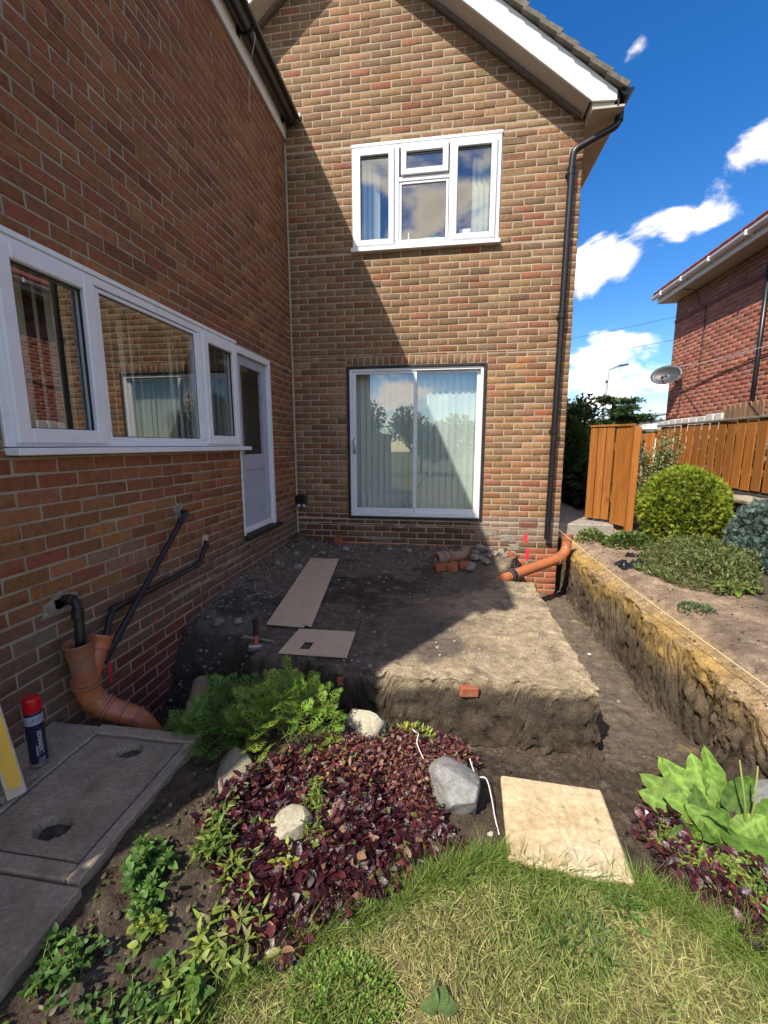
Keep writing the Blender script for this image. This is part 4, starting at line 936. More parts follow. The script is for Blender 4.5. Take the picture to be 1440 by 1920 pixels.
# orange drain: hopper with branch, ribbed collars and a bend going into the hole
dr = thing('drain_branch', (.12, -3.47, -.7), 'orange plastic drain hopper with branch and ribbed bend by the inspection cover', 'drain')
def open_pipe(mb, pts, r, n=28, th=.004):
    mb.tube(pts, r, n, caps=False); rr = r if isinstance(r, list) else [r] * len(pts); b = len(mb.V)
    k = len(mb.F); mb.tube(pts, [v - th for v in rr], n, caps=False)
    for i in range(k, len(mb.F)): mb.F[i] = mb.F[i][::-1]
    for e in (0, (len(pts) - 1) * n):
        for j in range(n): mb.F.append((b - len(pts) * n + e + j, b - len(pts) * n + e + (j + 1) % n, b + e + (j + 1) % n, b + e + j))
def ax_pts(a, b, ts): return [Vector(a).lerp(Vector(b), t) for t in ts]
top, mid = Vector((.118, -3.499, -.098)), Vector((.118, -3.476, -.345))
mb = MB(); open_pipe(mb, ax_pts(top, mid, (0, .05, .07, .28, .30, .72, 1)), [.0655, .0655, .0615, .0615, .056, .0555, .0555]); mb.build('hopper', M['orange_dull'], dr, auto=45)
bt, bb = Vector((.112, -3.357, -.132)), Vector((.118, -3.478, -.335))
mb = MB(); open_pipe(mb, ax_pts(bt, bb, (0, .05, .07, .28, .30, 1)), [.0655, .0655, .0615, .0615, .0555, .05]); mb.build('branch', M['orange_pvc'], dr, auto=45)
for a, b, r in ((.80, .90, .0665), (.905, .985, .069), (.99, 1.04, .064)):
    mb = MB(); mb.tube(ax_pts(top, mid, (a, a + .01, b - .01, b)), [.056, r, r, .056], 28); mb.build('collar', M['orange_dull'], dr, auto=30)
bend = smooth_path([tuple(mid), (.124, -3.466, -.41), (.165, -3.445, -.478), (.235, -3.42, -.525), (.315, -3.395, -.575), (.37, -3.37, -.68), (.39, -3.36, -.80)], 6)
mb = MB(); mb.tube(bend, .057, 26); bo = mb.build('bend', M['orange_pvc'], dr, auto=60)
for i in (8, 12, 14, 19, 23):
    p, q = bend[i], bend[i + 1]; d = (q - p).normalized(); mb = MB(); mb.tube([p - d * .008, p - d * .006, p + d * .006, p + d * .008], [.056, .0665, .0665, .056], 26); mb.build('rib', M['orange_dull'], bo, auto=30)
mb = MB(); open_pipe(mb, [(.395, -2.93, -.64), (.47, -3.08, -.632), (.62, -3.42, -.615)], .052, 20, .012); tag(mb.build('clay_pipe', M['clay'], auto=40), 'old clay pipe crossing the dark hole behind the inspection cover', 'pipe')

# orange pipe from the downpipe to the slab
op = thing('drain_pipe', (2.95, -.5, -.6), 'bright orange drain pipe sloping from the downpipe down to the slab', 'pipe')
P = [(3.352, -.118, -.20), (3.345, -.135, -.36), (3.23, -.27, -.43), (2.62, -.80, -.495), (2.38, -1.03, -.535)]
pa = elbow_path(P, .10, 8); mb = MB(); mb.tube(pa, .055, 26); mb.build('pipe', M['orange_pvc'], op, auto=50)
mb = MB(); open_pipe(mb, [(3.353, -.114, -.17), (3.353, -.115, -.178), (3.353, -.115, -.185), (3.351, -.12, -.235), (3.35, -.121, -.245)], [.066, .066, .0625, .0625, .056]); mb.build('socket', M['orange_dull'], op, auto=30)
for a, b, r in (((3.347, -.132, -.33), (3.346, -.134, -.35), .0655), ((3.22, -.28, -.4315), (3.19, -.305, -.434), .0655), ((3.26, -.235, -.414), (3.24, -.258, -.425), .064)):
    mb = MB(); mb.tube(ax_pts(a, b, (0, .08, .92, 1)), [.056, r, r, .056], 26); mb.build('rib', M['orange_dull'], op, auto=30)
a, b = lp(P[2], P[3], .93), lp(P[2], P[3], 1.03)
mb = MB(); mb.tube(ax_pts(a, b, (0, .06, .94, 1)), [.056, .066, .066, .056], 26); co = mb.build('coupling', M['rubber'], op, auto=30)
for t in (.14, .82):
    mb = MB(); mb.tube(ax_pts(lp(a, b, t - .05), lp(a, b, t + .05), (0, .1, .9, 1)), [.066, .069, .069, .066], 26); mb.build('clip_band', M['metal'], co, auto=30)

# old clay gully trap on the rubble
gl = thing('gully_trap', (1.98, -.52, -.45), 'broken old clay gully trap lying on rubble under the patio door', 'drain')
gp = smooth_path([(1.84, -.70, -.365), (1.93, -.645, -.362), (2.03, -.57, -.372), (2.11, -.50, -.37), (2.15, -.46, -.325), (2.155, -.45, -.27)], 6)
mb = MB(); open_pipe(mb, gp, [.058 + .012 * (i < 6) for i in range(len(gp))], 24, .014); mb.build('trap_body', M['clay'], gl, auto=50)
for i in (5, 9): mb = MB(); d = (gp[i + 1] - gp[i]).normalized(); mb.tube([gp[i] - d * .02, gp[i] - d * .015, gp[i] + d * .015, gp[i] + d * .02], [.06, .08, .08, .06], 24); mb.build('rim', M['clay'], gl, auto=30)

# loose bricks and broken lumps beneath the door
for i, (x, y, rz, tl) in enumerate(((1.90, -.86, 12, 3), (2.02, -.82, 68, 2), (2.14, -.75, 75, -3))):
    mb = MB(); sz = ((.075, .16, .068), (.10, .17, .066), (.10, .16, .066))[i]; mb.obox((x, y, -.412), sz, Matrix.Rotation(math.radians(rz - 75), 3, 'Z') @ Matrix.Rotation(math.radians(tl), 3, 'X'), .006)
    tag(mb.build('loose_brick', M['red_brick']), ('red brick end lying in front of the clay gully mouth', 'red brown brick lying flat below the clay gully body', 'orange brick half under the clay gully by grey lumps')[i], 'brick')
chunks = [(2.352, -.247, .13), (2.261, -.50, .11), (2.375, -.62, .105), (2.222, -.70, .09), (2.199, -.88, .10), (2.46, -.18, .08), (2.53, -.24, .07), (2.60, -.15, .08), (2.50, -.36, .06), (2.66, -.24, .07), (2.43, -.42, .06), (2.333, -.48, .07), (2.62, -.34, .055), (2.74, -.14, .065), (2.29, -.32, .075),
          (.46, -.42, .09), (.37, -1.03, .08), (.30, -.30, .08), (.174, -1.12, .07), (.20, -.62, .075), (1.105, -.86, .05), (1.304, -1.02, .045), (.26, -2.45, .085), (.40, -2.42, .07), (.62, -2.62, .045), (.72, -.30, .10), (.95, -.22, .07), (1.25, -.2, .06), (1.5, -.25, .08)]
for i, (x, y, s) in enumerate(chunks):
    s = s * (1.2 if i < 15 else 1.)
    rock('rubble_lump', (x, y, gz(x, y) + s * .28), (s * random.uniform(.9, 1.3), s * random.uniform(.7, 1.1), s * random.uniform(.6, .85)), 'rubble' if i % 5 else 'rock_grey', ('grey rubble lump heaped between the clay gully and the orange drain pipe' if i < 15 else 'grey rubble lump in the corner of gable and wing behind the long hardboard sheet' if i in (15, 16, 17, 18, 19) else 'pale lump on the open soil under the patio door' if i in (20, 21) else 'grey lump along the wing wall near the lump hammer' if i in (22, 23, 24) else 'rubble lump at the foot of the gable wall below the patio door'), 'rubble', 'lumps of rubble by the house walls', 400 + i, random.uniform(0, 6), 2, 10, .10)
for x, y, s, lb in ((2.70, -.30, .08, 'small orange red brick fragment among pale rubble by the drain pipe'), (1.36, -2.96, .15, 'red brick end sticking out of the slab edge beside green feathery plant'), (2.07, -2.985, .12, 'orange red brick end set in the sunlit front face of the slab')):
    mb = MB(); z = gz(x, y) + .02 if y > -2 else -.515; mb.obox((x, y + (.0 if y > -2 else .035), z), (s * .9, .09, .058), Matrix.Rotation(math.radians(18 if s < .1 else -8 if s > .13 else 4), 3, 'Y') @ Matrix.Rotation(.25, 3, 'Z'), .006); tag(mb.build('brick_fragment', M['red_brick']), lb, 'brick')

# hardboard sheets
def sheet_thing(name, corners, z, th, mat, label, hole=None):
    t = thing(name, (*corners[0], z), label, 'board'); mb = MB()
    if hole is None: mb.prism([(x, y, z) for x, y in corners], (0, 0, th)); mb.build('panel', M[mat], t)
    else:
        A, B, C, D = [Vector((x, y)) for x, y in corners]; at = lambda u, v: (A * (1 - u) + B * u) * (1 - v) + (D * (1 - u) + C * u) * v
        us = [0, hole[0], hole[1], 1]; vs = [0, hole[2], hole[3], 1]; V = [(*at(u, v), zz) for zz in (z + th, z) for v in vs for u in us]; F = []
        for j in range(3):
            for i in range(3):
                if (i, j) == (1, 1): continue
                a = j * 4 + i; F += [(a, a + 1, a + 5, a + 4), (16 + a, 16 + a + 4, 16 + a + 5, 16 + a + 1)]
        per = [0, 1, 2, 3, 7, 11, 15, 14, 13, 12, 8, 4]; F += [(per[(i + 1) % 12], per[i], per[i] + 16, per[(i + 1) % 12] + 16) for i in range(12)]
        inn = [5, 6, 10, 9]; F += [(inn[i], inn[(i + 1) % 4], inn[(i + 1) % 4] + 16, inn[i] + 16) for i in range(4)]
        build('panel', V, F, M[mat], t)
    return t
bd = sheet_thing('hardboard_sheet', [(.640, -2.46), (.93, -2.475), (.66, -.66), (.385, -.645)], -.432, .008, 'board', 'long tan hardboard sheet with a side strip lying on the dug soil')
mb = MB(); mb.prism([(.905, -2.44, -.4235), (.985, -2.475, -.4235), (.725, -.67, -.4235), (.655, -.66, -.4235)], (0, 0, .006)); mb.build('side_strip', M['board'], bd)
sheet_thing('hardboard_sheet', [(.893, -2.86), (1.335, -2.855), (1.315, -2.495), (.905, -2.505)], -.434, .008, 'board', 'small tan hardboard sheet with a square cut-out near the slab edge', (.26, .41, .18, .48))

# lump hammer standing on its head, with a cold chisel beside it
hm = thing('lump_hammer', (.69, -2.74, -.45), 'lump hammer standing on its head with black and orange handle', 'hammer'); z0 = gz(.69, -2.74) - .004
mb = MB(); mb.obox((.69, -2.742, z0 + .022), (.105, .044, .044), Matrix.Rotation(.25, 3, 'Z'), .008); mb.build('head', M['steel'], hm)
mb = MB(); mb.lathe([(.012, .04), (.014, .05), (.013, .09), (.015, .115), (.0, .116)], (.69, -2.742, z0), n=14); mb.build('shaft', M['handle_red'], hm, auto=40)
mb = MB(); mb.lathe([(.0155, .112), (.0165, .14), (.0155, .17), (.0175, .205), (.0185, .212), (.0175, .222), (.0, .224)], (.69, -2.742, z0), n=14); mb.build('grip', M['rubber'], hm, auto=40)
mb = MB(); mb.bar((.58, -2.67, -.435), (.79, -2.70, -.437), .016, .016, bev=.004); mb.bar((.555, -2.667, -.435), (.59, -2.671, -.435), .04, .010, bev=.003); tag(mb.build('cold_chisel', M['steel']), 'steel cold chisel lying behind the lump hammer', 'chisel')

# spray can
SCX, SCY, SCZ = .208, -3.835, -.4865
sc_ = thing('spray_can', (SCX, SCY, SCZ), 'navy spray paint can with red cap standing on the paving', 'spray can')
mb = MB(); mb.lathe([(.0, .004), (.030, .004), (.0325, .0), (.0335, .004), (.0325, .010), (.0325, .018)], (SCX, SCY, SCZ), n=40); mb.build('base_rim', M['metal'], sc_, auto=40)
mb = MB(); mb.lathe([(.0325, .018), (.0325, .196)], (SCX, SCY, SCZ), n=40); mb.build('can_body', M['can_navy'], sc_, smooth=True)
mb = MB(); mb.lathe([(.0325, .196), (.0326, .197), (.0326, .235), (.0325, .236)], (SCX, SCY, SCZ), n=40); mb.build('label_band', M['can_grey'], sc_, auto=60)
mb = MB(); mb.lathe([(.0325, .236), (.0325, .244), (.031, .249), (.028, .251)], (SCX, SCY, SCZ), n=40); mb.build('shoulder', M['can_navy'], sc_, auto=50)
mb = MB(); mb.lathe([(.0315, .247), (.0325, .249), (.0325, .30), (.031, .306), (.027, .310), (.0, .311)], (SCX, SCY, SCZ), n=40); mb.build('cap', M['can_red'], sc_, auto=40)
FACE = math.atan2(CAM.y - SCY, CAM.x - SCX)
def can_text(body, size, zc, ang, mat, vertical, name='lettering', sx=1.):
    cu = bpy.data.curves.new('t', 'FONT'); cu.body = body; cu.size = size; cu.align_x = 'CENTER'; cu.align_y = 'CENTER'; cu.resolution_u = 2
    ob = bpy.data.objects.new('t', cu); COL.objects.link(ob); bpy.context.view_layer.update()
    me = bpy.data.meshes.new_from_object(ob.evaluated_get(bpy.context.evaluated_depsgraph_get())); V = np.array([v.co[:] for v in me.vertices]); F = [tuple(p.vertices) for p in me.polygons]
    bpy.data.objects.remove(ob); bpy.data.curves.remove(cu); bpy.data.meshes.remove(me)
    u, w = V[:, 0] * sx, V[:, 1]
    if vertical: u, w = -w, u
    R = .0330 if size < .5 else .033; th = FACE + ang + u / R
    W = np.stack([SCX + R * np.cos(th), SCY + R * np.sin(th), SCZ + zc + w], 1)
    return build(name, W, F, mat, sc_)
can_text('LINEMARKER', .0215, .113, .38, M['print_white'], True, sx=.86); can_text('PERMANENT', .0098, .078, -.06, M['print_white'], True, sx=.9)
can_text('MARKING', .0088, .221, .42, M['print_navy'], False); can_text('PAINT', .0088, .2115, .42, M['print_navy'], False)
mb = MB()
for i, h in enumerate((.006, .010, .014)):
    th = FACE - .28 + .09 * i; c_, s_ = math.cos(th), math.sin(th); mb.obox((SCX + .0329 * c_, SCY + .0329 * s_, SCZ + .208 + h / 2), (.0008, .0016, h), Matrix.Rotation(th, 3, 'Z'))
mb.build('logo_bar', M['print_navy'], sc_)
mb = MB()
for j in range(3):
    for i in range(6):
        th = FACE + .0 + .13 * i; mb.obox((SCX + .0328 * math.cos(th), SCY + .0328 * math.sin(th), SCZ + .040 - .008 * j), (.0006, .0034 if (i + j) % 3 else .0022, .0016), Matrix.Rotation(th, 3, 'Z'))
mb.build('small_print', M['print_white'], sc_)

# yellow painted plank leaning against the wing wall
pk = thing('plank', (.31, -4.02, -.485), 'yellow painted timber plank leaning against the wing wall', 'plank')
d = (Vector((.035, -3.96, .62)) - Vector((.300, -4.008, -.478))).normalized(); a = Vector((.300, -4.012, -.474)); fn = Vector((.75, -.62, .0)); fn = (fn - d * fn.dot(d)).normalized(); wd = d.cross(fn).normalized()
def plank_box(o, w0, w1, t0, t1, L): mb = MB(); c = o + d * L / 2 + wd * (w0 + w1) / 2 + fn * (t0 + t1) / 2; return mb.obox(c, (L, w1 - w0, t1 - t0), Matrix((d, wd, fn)).transposed(), .003)
plank_box(a + d * .035, -.021, .025, .0, .0015, 1.06).build('painted_face', M['plank'], pk); plank_box(a - d * .002, -.0300, .0300, -.026, .0, 1.102).build('timber', M['plank_raw'], pk)

# buff flagstone lying at the edge of the lawn
mb = MB(); c4 = [Vector((2.205, -3.385, 0)), Vector((2.645, -3.41, 0)), Vector((2.625, -3.845, 0)), Vector((2.17, -3.805, 0))]
c4 = [Vector(v) for v in c4]; u = (c4[1] - c4[0]).normalized(); v = (c4[3] - c4[0]).normalized(); nm = u.cross(v).normalized()
mb.obox(((c4[0] + c4[2]) / 2) + Vector((0, 0, -.692)), ((c4[1] - c4[0]).length, (c4[3] - c4[0]).length, .04), Matrix((u, (-nm).cross(u), -nm)).transposed(), .009)
tag(mb.build('flagstone', M['flag'], auto=30), 'square buff flagstone lying at the edge of the lawn', 'flagstone')

# rockery stones
rock('rock', (1.535, -3.29, -.59), (.23, .19, .27), 'rock_beige', 'smooth beige boulder behind the purple ground cover', seed=11, rot=.3, cuts=7, rough=.03)
rock('rock', (1.985, -3.56, -.625), (.245, .23, .25), 'rock_grey', 'grey angular boulder beside the buff flagstone', seed=29, rot=.4, cuts=9, rough=.085, sub=4)
rock('rock', (1.02, -3.72, -.60), (.31, .25, .30), 'rock_mossy', 'mossy brown boulder under the feathery green plant', seed=32, rot=.5, cuts=8)
rock('rock', (1.375, -3.90, -.575), (.17, .14, .17), 'rock_beige', 'small pale stone in the middle of the purple ground cover', seed=41, rot=.2)
rock('rock', (1.13, -3.98, -.60), (.08, .07, .07), 'rock_grey', 'little grey stone at the left border of the purple ground cover', seed=43)
rock('rock', (3.56, -3.10, -.52), (.20, .26, .30), 'whitewash', 'whitewashed stone at the foot of the cut bank', seed=51, cuts=10)
rock('rock', (3.40, -3.42, -.68), (.26, .30, .20), 'rock_grey', 'flat grey stone block behind the broad leaved plant', seed=53, cuts=12, rough=.03)
rock('rock', (4.34, -.02, -.27), (.42, .24, .07), 'sandstone', 'flat brown stone on the bank in front of the round conifer', seed=57, cuts=10)
for i, (x, y, s) in enumerate(((2.83, -3.44, .035), (.95, -4.28, .026), (.93, -4.42, .03), (1.15, -4.22, .018), (.88, -3.92, .016), (.95, -3.98, .014), (2.13, -3.70, .022), (3.20, -1.55, .03), (3.18, -2.25, .028), (2.95, -2.0, .016), (.99, -4.36, .022), (1.05, -4.47, .024))):
    rock('pebble', (x, y, gz(x, y) + s * .2), (s * 1.2, s, s * .7), 'whitewash' if i in (0, 6, 7) else 'rubble' if i in (8, 9) else 'soil_stone' if i % 2 else 'rock_mossy', ('white chip of stone on the dug soil beside the flagstone and broad leaved plant' if i == 0 else 'white chip lying beside the white cord and flagstone' if i == 6 else 'pale chip lying on the bare trench floor' if i in (7, 8, 9) else 'small pebble on the bare soil beside the concrete paving'), 'pebble', 'pebbles on bare soil', 500 + i, i, 2)

# timber garden fence that carries on the line of the wing beside the lawn
lf_ = thing('boundary_fence', (.02, -7.3, -.6), 'brown close boarded garden fence continuing the line of the side wing along the lawn', 'fence')
for i in range(26): mb = MB(); y = -5.48 - .15 * i; mb.box((.0, y - .146, -.62), (.018, y, 1.18 + random.uniform(-.006, .006)), .003); mb.build('board', M['fence_old'], lf_)
for y in (-5.55, -7.35, -9.3): mb = MB(); mb.box((-.09, y - .04, -.62), (-.002, y + .04, 1.2), .004); mb.build('post', M['fence_old'], lf_)
mb = MB(); mb.box((-.02, -9.4, 1.19), (.04, -5.47, 1.215), .004); mb.build('cap_rail', M['fence_old'], lf_)
# small rubble that nobody could count
def scatter_stones(name, label, pts, smin, smax, mat, seed):
    r = np.random.default_rng(seed); B = [rock_mesh((0, 0, 0), (1, .85, .6), 900 + k, 1, 6, 0, .08) for k in range(6)]; V = []; F = []; o = 0
    for (x, y, z) in pts:
        P, f = B[r.integers(6)]; s = smin * (smax / smin) ** (r.random() ** 2.2); a = r.uniform(0, 6.28); ca, sa = math.cos(a), math.sin(a); Q = P * s; Q = np.stack([Q[:, 0] * ca - Q[:, 1] * sa, Q[:, 0] * sa + Q[:, 1] * ca, Q[:, 2]], 1) + np.array((x, y, z + s * .15))
        V.append(Q); F.append(np.array(f) + o); o += len(P)
    return tag(build(name, np.concatenate(V), np.concatenate(F), M[mat]), label, 'rubble', kind='stuff')
def ground_pts(n, fn, seed):
    r = np.random.default_rng(seed); out = []
    while len(out) < n:
        x, y = r.uniform(0, 5.2, 4000), r.uniform(-4.7, .0, 4000); w = fn(x, y); k = r.random(4000) < w; out += list(zip(x[k], y[k]))
    a = np.array(out[:n]); return np.column_stack([a, terrain(a[:, 0], a[:, 1])[0]])
inside = lambda x, y: (x > .02) & (y < -.02)
f1 = lambda x, y: inside(x, y) * np.clip(np.exp(-x / .35) * (y > -2.8) * (y < -.0) + np.exp(y / .28) * (x < 2.85) + .10 * (y > -3.0) * (x < 2.7) + .35 * (np.abs(y + 2.88) < .14) * (x < 1.5), 0, 1)
scatter_stones('small_rubble', 'scatter of small pale mortar rubble over the dug soil', ground_pts(2600, f1, 5), .006, .036, 'rubble', 6)
f2 = lambda x, y: inside(x, y) * ((y < -3.0) & (terrain(x, y)[3] < .3) & (x > .83)) * .8 + .25 * inside(x, y) * (x > 2.8) * (y > -3.1)
scatter_stones('soil_crumb', 'dark crumbs of soil and grit on the dug ground', ground_pts(8500, f2, 8), .003, .024, 'soil_stone', 9)
f3 = lambda x, y: inside(x, y) * ((x > 2.0) & (x < 2.75) & (y > -2.95) & (y < -1.1)) + .35 * inside(x, y) * (x > 3.45) * (x < 4.1) * (y > -3.2)
scatter_stones('loose_grit', 'pale grit on the sunlit slab and the bank top', ground_pts(2600, f3, 10), .003, .013, 'rubble', 11)

# string line, cord, black polythene
mb = MB(); mb.tube(smooth_path([(3.275, -.02, -.135), (3.36, -1.5, -.228), (3.495, -3.09, -.298), (3.62, -4.5, -.35)], 8), .0022, 6); tag(mb.build('string_line', M['string']), 'taut yellow builder string running from house corner above the trench', 'string')
mb = MB(); mb.tube(smooth_path([(2.06, -3.40, -.60), (2.09, -3.44, -.655), (2.135, -3.445, -.66), (2.15, -3.54, -.672), (2.155, -3.63, -.68), (2.165, -3.70, -.69)], 6), .0028, 8); tag(mb.build('white_cord', M['white_cord'], smooth=True), 'short white cord on the soil between grey boulder and flagstone', 'cord')
mb = MB(); mb.tube(smooth_path([(1.80, -3.33, -.535), (1.785, -3.36, -.505), (1.80, -3.385, -.50), (1.815, -3.37, -.52), (1.81, -3.40, -.55), (1.85, -3.45, -.60)], 6), .0024, 8); tag(mb.build('white_cord', M['white_cord'], smooth=True), 'curled white cord end poking out of the purple ground cover', 'cord')
def crumple(name, c, size, seed, label):
    n = 16; u, v = np.meshgrid(np.linspace(-1, 1, n), np.linspace(-1, 1, n)); u, v = u.ravel(), v.ravel(); h = np.abs(fbm(u * 1.6, v * 1.6, seed=seed, oct=4, rough=.6)) * 1.5 * (1 - .5 * np.hypot(u, v))
    V = np.stack([c[0] + size[0] * (u + .25 * fbm(u * 2, v * 2, seed=seed + 5)), c[1] + size[1] * (v + .25 * fbm(u * 2, v * 2, seed=seed + 6)), c[2] + size[2] * h], 1); i = np.arange(n * n).reshape(n, n)
    F = np.stack([i[:-1, :-1], i[:-1, 1:], i[1:, 1:], i[1:, :-1]], -1).reshape(-1, 4); o = build(name, V, F, M['black_bag'])
    s = o.modifiers.new('thick', 'SOLIDIFY'); s.thickness = .003; return tag(o, label, 'plastic sheet')
crumple('plastic_sheet', (3.80, -.86, -.335), (.15, .12, .16), 3, 'crumpled black polythene on the bank with an open fold')
crumple('plastic_sheet', (3.98, -.58, -.335), (.12, .12, .22), 9, 'smaller piece of black polythene under the flat brown stone')
# ------------------------------------------------------------------ plants
def leaf_tpl(prof, fold=.15, droop=.25, nl=5, wave=0.):
    """leaf along +x, length 1; prof(t) half width"""
    V = []; F = []
    for i in range(nl + 1):
        t = i / nl; w = max(prof(t), .002); z = -droop * t * t
        wv = wave * math.sin(t * 19)
        V += [(t, -w, z + fold * w + wv * .5), (t, 0, z), (t, w, z + fold * w - wv * .5)]
    for i in range(nl):
        a = i * 3; F += [(a, a + 3, a + 4, a + 1), (a + 1, a + 4, a + 5, a + 2)]
    return np.array(V), np.array(F)
def basis(d, up):
    d = d / np.linalg.norm(d, axis=1)[:, None]; y = np.cross(up, d); l = np.linalg.norm(y, axis=1)[:, None]; y = np.where(l < 1e-5, np.array([[0., 1, 0]]), y / np.maximum(l, 1e-6)); z = np.cross(d, y); return d, y, z
class Leaves:
    def __init__(s): s.V = []; s.F = []; s.C = []; s.n = 0
    def put(s, tpl, pos, d, up, scale, col, grad=None, wscale=1.):
        V, F = tpl[0], tpl[1]; n = len(pos); X, Y, Z = basis(np.asarray(d, float), np.asarray(up, float)); sc = np.broadcast_to(np.asarray(scale, float), (n,))[:, None, None]
        ws = np.broadcast_to(np.asarray(wscale, float), (n,))[:, None, None]
        P = pos[:, None] + sc * (V[None, :, 0:1] * X[:, None] + ws * V[None, :, 1:2] * Y[:, None] + V[None, :, 2:3] * Z[:, None])
        s.V.append(P.reshape(-1, 3)); s.F.append((F[None] + (s.n + np.arange(n) * len(V))[:, None, None]).reshape(-1, 4)); s.n += n * len(V)
        c = np.broadcast_to(np.asarray(col, float), (n, 3))[:, None] * np.ones((1, len(V), 1))
        if grad is not None: c = c * (grad[0] + (grad[1] - grad[0]) * V[None, :, 0:1])
        if len(tpl) > 2: c = c * tpl[2][None, :, None]
        s.C.append(np.clip(c, 0, 1).reshape(-1, 3)); return s
    def build(s, name, mat, parent=None, smooth=True): return build(name, np.concatenate(s.V), np.concatenate(s.F), M[mat], parent, col=np.concatenate(s.C), smooth=smooth)
def dirs(n, r, lo, hi):
    """n directions, elevation between lo and hi degrees"""
    a = r.uniform(0, 2 * math.pi, n); e = np.radians(r.uniform(lo, hi, n)); return np.stack([np.cos(a) * np.cos(e), np.sin(a) * np.cos(e), np.sin(e)], 1)
UPV = np.array([[0., 0, 1]])
def hue(cols, n, r, var=.18): k = r.integers(len(cols), size=n); return np.array(cols)[k] * (1 + var * r.standard_normal((n, 1)))
OVAL = leaf_tpl(lambda t: .30 * math.sin(math.pi * min(1, t ** .75)) ** .8 if 0 < t < 1 else .02, .25, .25)
SPOON = leaf_tpl(lambda t: .05 + .235 * math.sin(math.pi * min(1., max(0., t)) ** 1.25) ** .8 if t < 1 else .03, .3, .32, 6)
LANCE = leaf_tpl(lambda t: .14 * math.sin(math.pi * t ** .8) if 0 < t < 1 else .01, .2, .35)
BLADE = leaf_tpl(lambda t: .030 * (1 - t * .95), .3, .35, 2)
def dock_tpl(nl=14, na=6):
    """broad leaf with a raised midrib, side veins and a wavy margin"""
    V = []; F = []; C = []
    for i in range(nl + 1):
        t = i / nl; w = max(.235 * math.sin(math.pi * min(1, t * .95 + .045) ** .85) ** .7 if t < 1 else .012, .012); w *= 1 + .05 * math.sin(t * 31)
        for j in range(na + 1):
            s_ = j / na * 2 - 1; a_ = abs(s_); vein = math.sin((t - .35 * a_) * 56); V.append((t - .02 * a_, s_ * w, -.45 * t * t + .28 * w * a_ + .020 * vein * a_ * (1 - a_) * 4 + .03 * math.sin(t * 17 + s_ * 3) * a_ * a_))
            C.append((1.45 if a_ < .05 else 1.0) * (1 + .26 * vein * (a_ > .05)))
    for i in range(nl):
        for j in range(na): k = i * (na + 1) + j; F.append((k, k + na + 1, k + na + 2, k + 1))
    return np.array(V), np.array(F), np.array(C)
DOCK = dock_tpl()
DIA = (np.array([(0, 0, 0), (.5, -.28, .06), (1, 0, -.05), (.5, .28, .06)]), np.array([(0, 1, 2, 3)]))
def feather_tpl():
    """finely cut leaf: a stalk with forked thin lobes"""
    V = []; F = []
    def strip(p, q, w):
        p, q = np.array(p, float), np.array(q, float); d = q - p; n = np.array((-d[1], d[0], 0.)); n = n / (np.linalg.norm(n) + 1e-9) * w; b = len(V)
        V.extend([p - n, q - n * .35, q + n * .35, p + n]); F.append((b, b + 1, b + 2, b + 3))
    strip((0, 0, 0), (.42, 0, .04), .009); strip((.42, 0, .04), (1, 0, 0), .024)
    for t, L, a in ((.42, .42, 62), (.42, .36, 100), (.55, .34, 48), (.72, .26, 40)):
        for sg in (-1, 1):
            an = math.radians(a) * sg; p = (t, 0, .04 * (1 - t)); q = (t + L * math.cos(an), L * math.sin(an), .02 - .05 * L); strip(p, q, .023)
            for f, da in ((.5, 36), (.5, -36)):
                m = tuple(p[i] + (q[i] - p[i]) * f for i in range(3)); l2 = L * .5; an2 = an + math.radians(da); strip(m, (m[0] + l2 * math.cos(an2), m[1] + l2 * math.sin(an2), m[2] - .02), .018)
    for da in (26, -26, 48, -48): strip((.82, 0, .01), (.82 + .2 * math.cos(math.radians(da)), .2 * math.sin(math.radians(da)), -.02), .016)
    return np.array(V), np.array(F)
FEATHER = feather_tpl()
def spray_tpl():
    V = []; F = []
    for a, L in ((0, 1.), (24, .8), (-24, .8), (46, .55), (-46, .55)):
        an = math.radians(a); d = np.array((math.cos(an), math.sin(an), .0)); n = np.array((-d[1], d[0], 0)) * .07; b = len(V); p = np.array((.1, 0, 0)); m = d * L * .5; q = d * L
        V.extend([p, m - n + (0, 0, .05), q, m + n + (0, 0, .05)]); F.append((b, b + 1, b + 2, b + 3))
    return np.array(V), np.array(F)
SPRAY = spray_tpl()
def zs(a): return terrain(a[:, 0], a[:, 1])[0]
def in_poly(P, poly):
    x, y = P[:, 0], P[:, 1]; c = np.zeros(len(P), bool); j = len(poly) - 1
    for i in range(len(poly)):
        xi, yi = poly[i]; xj, yj = poly[j]; c ^= ((yi > y) != (yj > y)) & (x < (xj - xi) * (y - yi) / (yj - yi + 1e-12) + xi); j = i
    return c
def sample_poly(poly, n, r):
    p = np.array(poly); lo, hi = p.min(0), p.max(0); out = np.empty((0, 2))
    while len(out) < n: q = r.uniform(lo, hi, (n * 2, 2)); out = np.concatenate([out, q[in_poly(q, poly)]])
    return out[:n]

